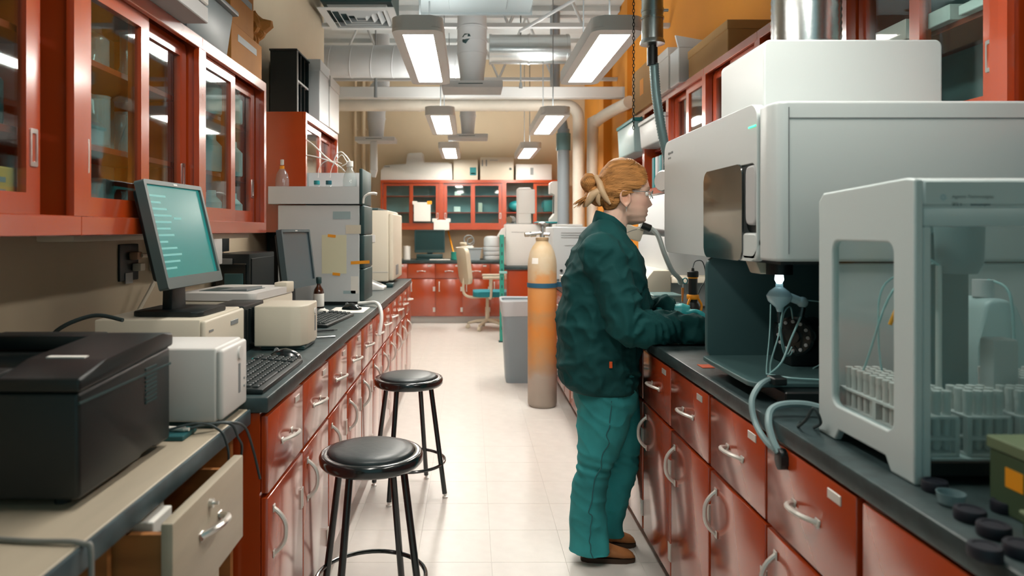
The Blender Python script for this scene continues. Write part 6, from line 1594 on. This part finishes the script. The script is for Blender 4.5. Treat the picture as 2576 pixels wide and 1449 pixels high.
# strands sweeping from the hairline back to the bun
rn = random.Random(2)
def onhead(p):
    l = p-HO; z = max(-.078, min(.124, l.z)); t = math.atan2(l.y, l.x-.005); x, y = hpt(z, t)
    n = Vector((x, y*1.15, (z-.01)*.8)).normalized()
    return HO+Vector((x, y, z))+n*(hair_r(z)+.0005)
for k in range(120):
    z = .12-.165*(k+rn.random())/120; lim = interp(LINE, z)
    for sgn in (-1, 1):
        xx = lim-.006-.02*rn.random()
        t = 1.6
        for it in range(30):
            x, y = hpt(z, t)
            t += (x-xx)*6*(1 if True else 0)
            t = max(.05, min(3.05, t))
        x, y = hpt(z, t); p0 = HO+Vector((x, sgn*y, z)); p0 = onhead(p0)
        q1 = HO+Vector((-.085, sgn*.03, -.01+.055*rn.random()-.02))
        pts = []
        for i in range(9):
            f = i/8; p = p0.lerp(q1, f)+Vector((0, sgn*.05*math.sin(PI*f), .012*math.sin(PI*f)*(1 if z > .0 else -.4)))
            pts.append(onhead(p))
        b2.tube(spline(pts, 2), [.0012]+[.0030]*15+[.0022], 5)
hr = obj('hair', b2, HAIR, PER, ang=80)
b = B()
def swirl(c, r, tw, m_):
    for k in range(26):
        a = 2*PI*k/26
        pts = [c+Vector((r*.75*math.cos(a+tw*i/8)*math.sin(PI*(.12+.76*i/8)), r*1.0*math.sin(a+tw*i/8)*math.sin(PI*(.12+.76*i/8)), r*(1.15-2.3*(.12+.76*i/8)))) for i in range(9)]
        b.tube(pts, .0055, 6)
swirl(BUN+Vector((-.014, 0, .022)), .040, 1.4, 0)
b.sphere(BUN+Vector((-.012, 0, .02)), .037, 14, (.8, 1, 1.1))
b.sphere(BUN+Vector((.012, 0, -.02)), .040, 14, (.9, 1.1, 1)); b.sphere(BUN+Vector((.030, 0, -.045)), .040, 14, (1.0, 1.15, .85)); b.sphere(BUN+Vector((-.002, 0, -.04)), .034, 14, (1, 1, .8))
for k in range(26):
    s = rn.uniform(-1, 1); c = BUN+Vector((-.015+.02*rn.random(), s*.03, -.03))
    b.tube([c, c+Vector((-.022-.02*rn.random(), s*.01, -.022)), c+Vector((-.04-.035*rn.random(), s*.02, -.035-.02*rn.random()))], [.0045, .003, .0006], 6)
obj('bun', b, HAIR, hr, ang=80)
# claw clip: two curved jaws with teeth and a spring spine
b = B()
for s in (-1, 1):
    y = s*.035
    P0 = HO+Vector((-.112, y*.4, .056))
    b.tube([HO+Vector((-.118, y*.5, .060)), HO+Vector((-.104, y*1.15, .030)), HO+Vector((-.098, y*1.45, -.002)), HO+Vector((-.078, y*1.6, -.038)), HO+Vector((-.062, y*1.6, -.058))], [.010, .014, .015, .011, .006], 10, sm=1)
    b.tube([HO+Vector((-.108, y*1.3, -.005)), HO+Vector((-.135, y*1.2, -.020)), HO+Vector((-.150, y*1.1, -.048)), HO+Vector((-.158, y*.8, -.066))], [.016, .019, .014, .006], 10)
    b.tube([HO+Vector((-.112, y*1.3, -.015)), HO+Vector((-.112, y*1.4, -.045)), HO+Vector((-.104, y*1.2, -.062))], [.014, .009, .004], 8)
b.cyl(HO+Vector((-.112, -.022, .058)), HO+Vector((-.112, .022, .058)), .009, n=12)
obj('claw_clip', b, CLIP, PER, label='tan plastic hair claw', ang=60)
# ---------------- glasses, earring
U = obj('glasses', B().tube([HO+Vector((-.004, -.079, -.004)), HO+Vector((.04, -.077, -.006)), HO+Vector((.092, -.068, -.008)), HO+Vector((.103, -.060, -.009))], .0012, 6).tube([HO+Vector((-.004, .079, -.004)), HO+Vector((.04, .077, -.006)), HO+Vector((.092, .068, -.008)), HO+Vector((.103, .060, -.009))], .0012, 6).tube([HO+Vector((.121, -.012, -.012)), HO+Vector((.124, 0, -.009)), HO+Vector((.121, .012, -.012))], .0016, 6), mat('clear_grey_frame', (.22, .30, .31), .25), PER)
for s in (-1, 1):
    ring = []
    for i in range(20):
        a = 2*PI*i/20; yy = .035+.025*math.cos(a); zz = -.017+.0165*math.sin(a)
        ring.append(HO+Vector((.123-.018*((yy-.010)/.05)**2, s*yy, zz)))
    obj('rim', B().tube(ring, .0013, 6, closed=True), MATS['clear_grey_frame'], U)
    bb = B(); f = [bb.bm.verts.new(q) for q in ring]; g = [bb.bm.verts.new(q-Vector((.001, 0, 0))) for q in ring]
    bb.skin([f, g]); obj('lens', bb, pane_mat('lens_glass', (.90, .96, .97), .02, 1.5), U)
b = B().sphere(HO+Vector((-.002, -.083, -.072)), .0035, 8).cyl(HO+Vector((-.002, -.083, -.090)), HO+Vector((-.002, -.083, -.074)), .0012, n=6)
obj('earring', b, CHROME, PER)
# keyboard under the hands
keyboard('dark keyboard under the gloved hands on the right worktop', (.985, 2.90, Zt), -PI/2, KEYW, BLACK)
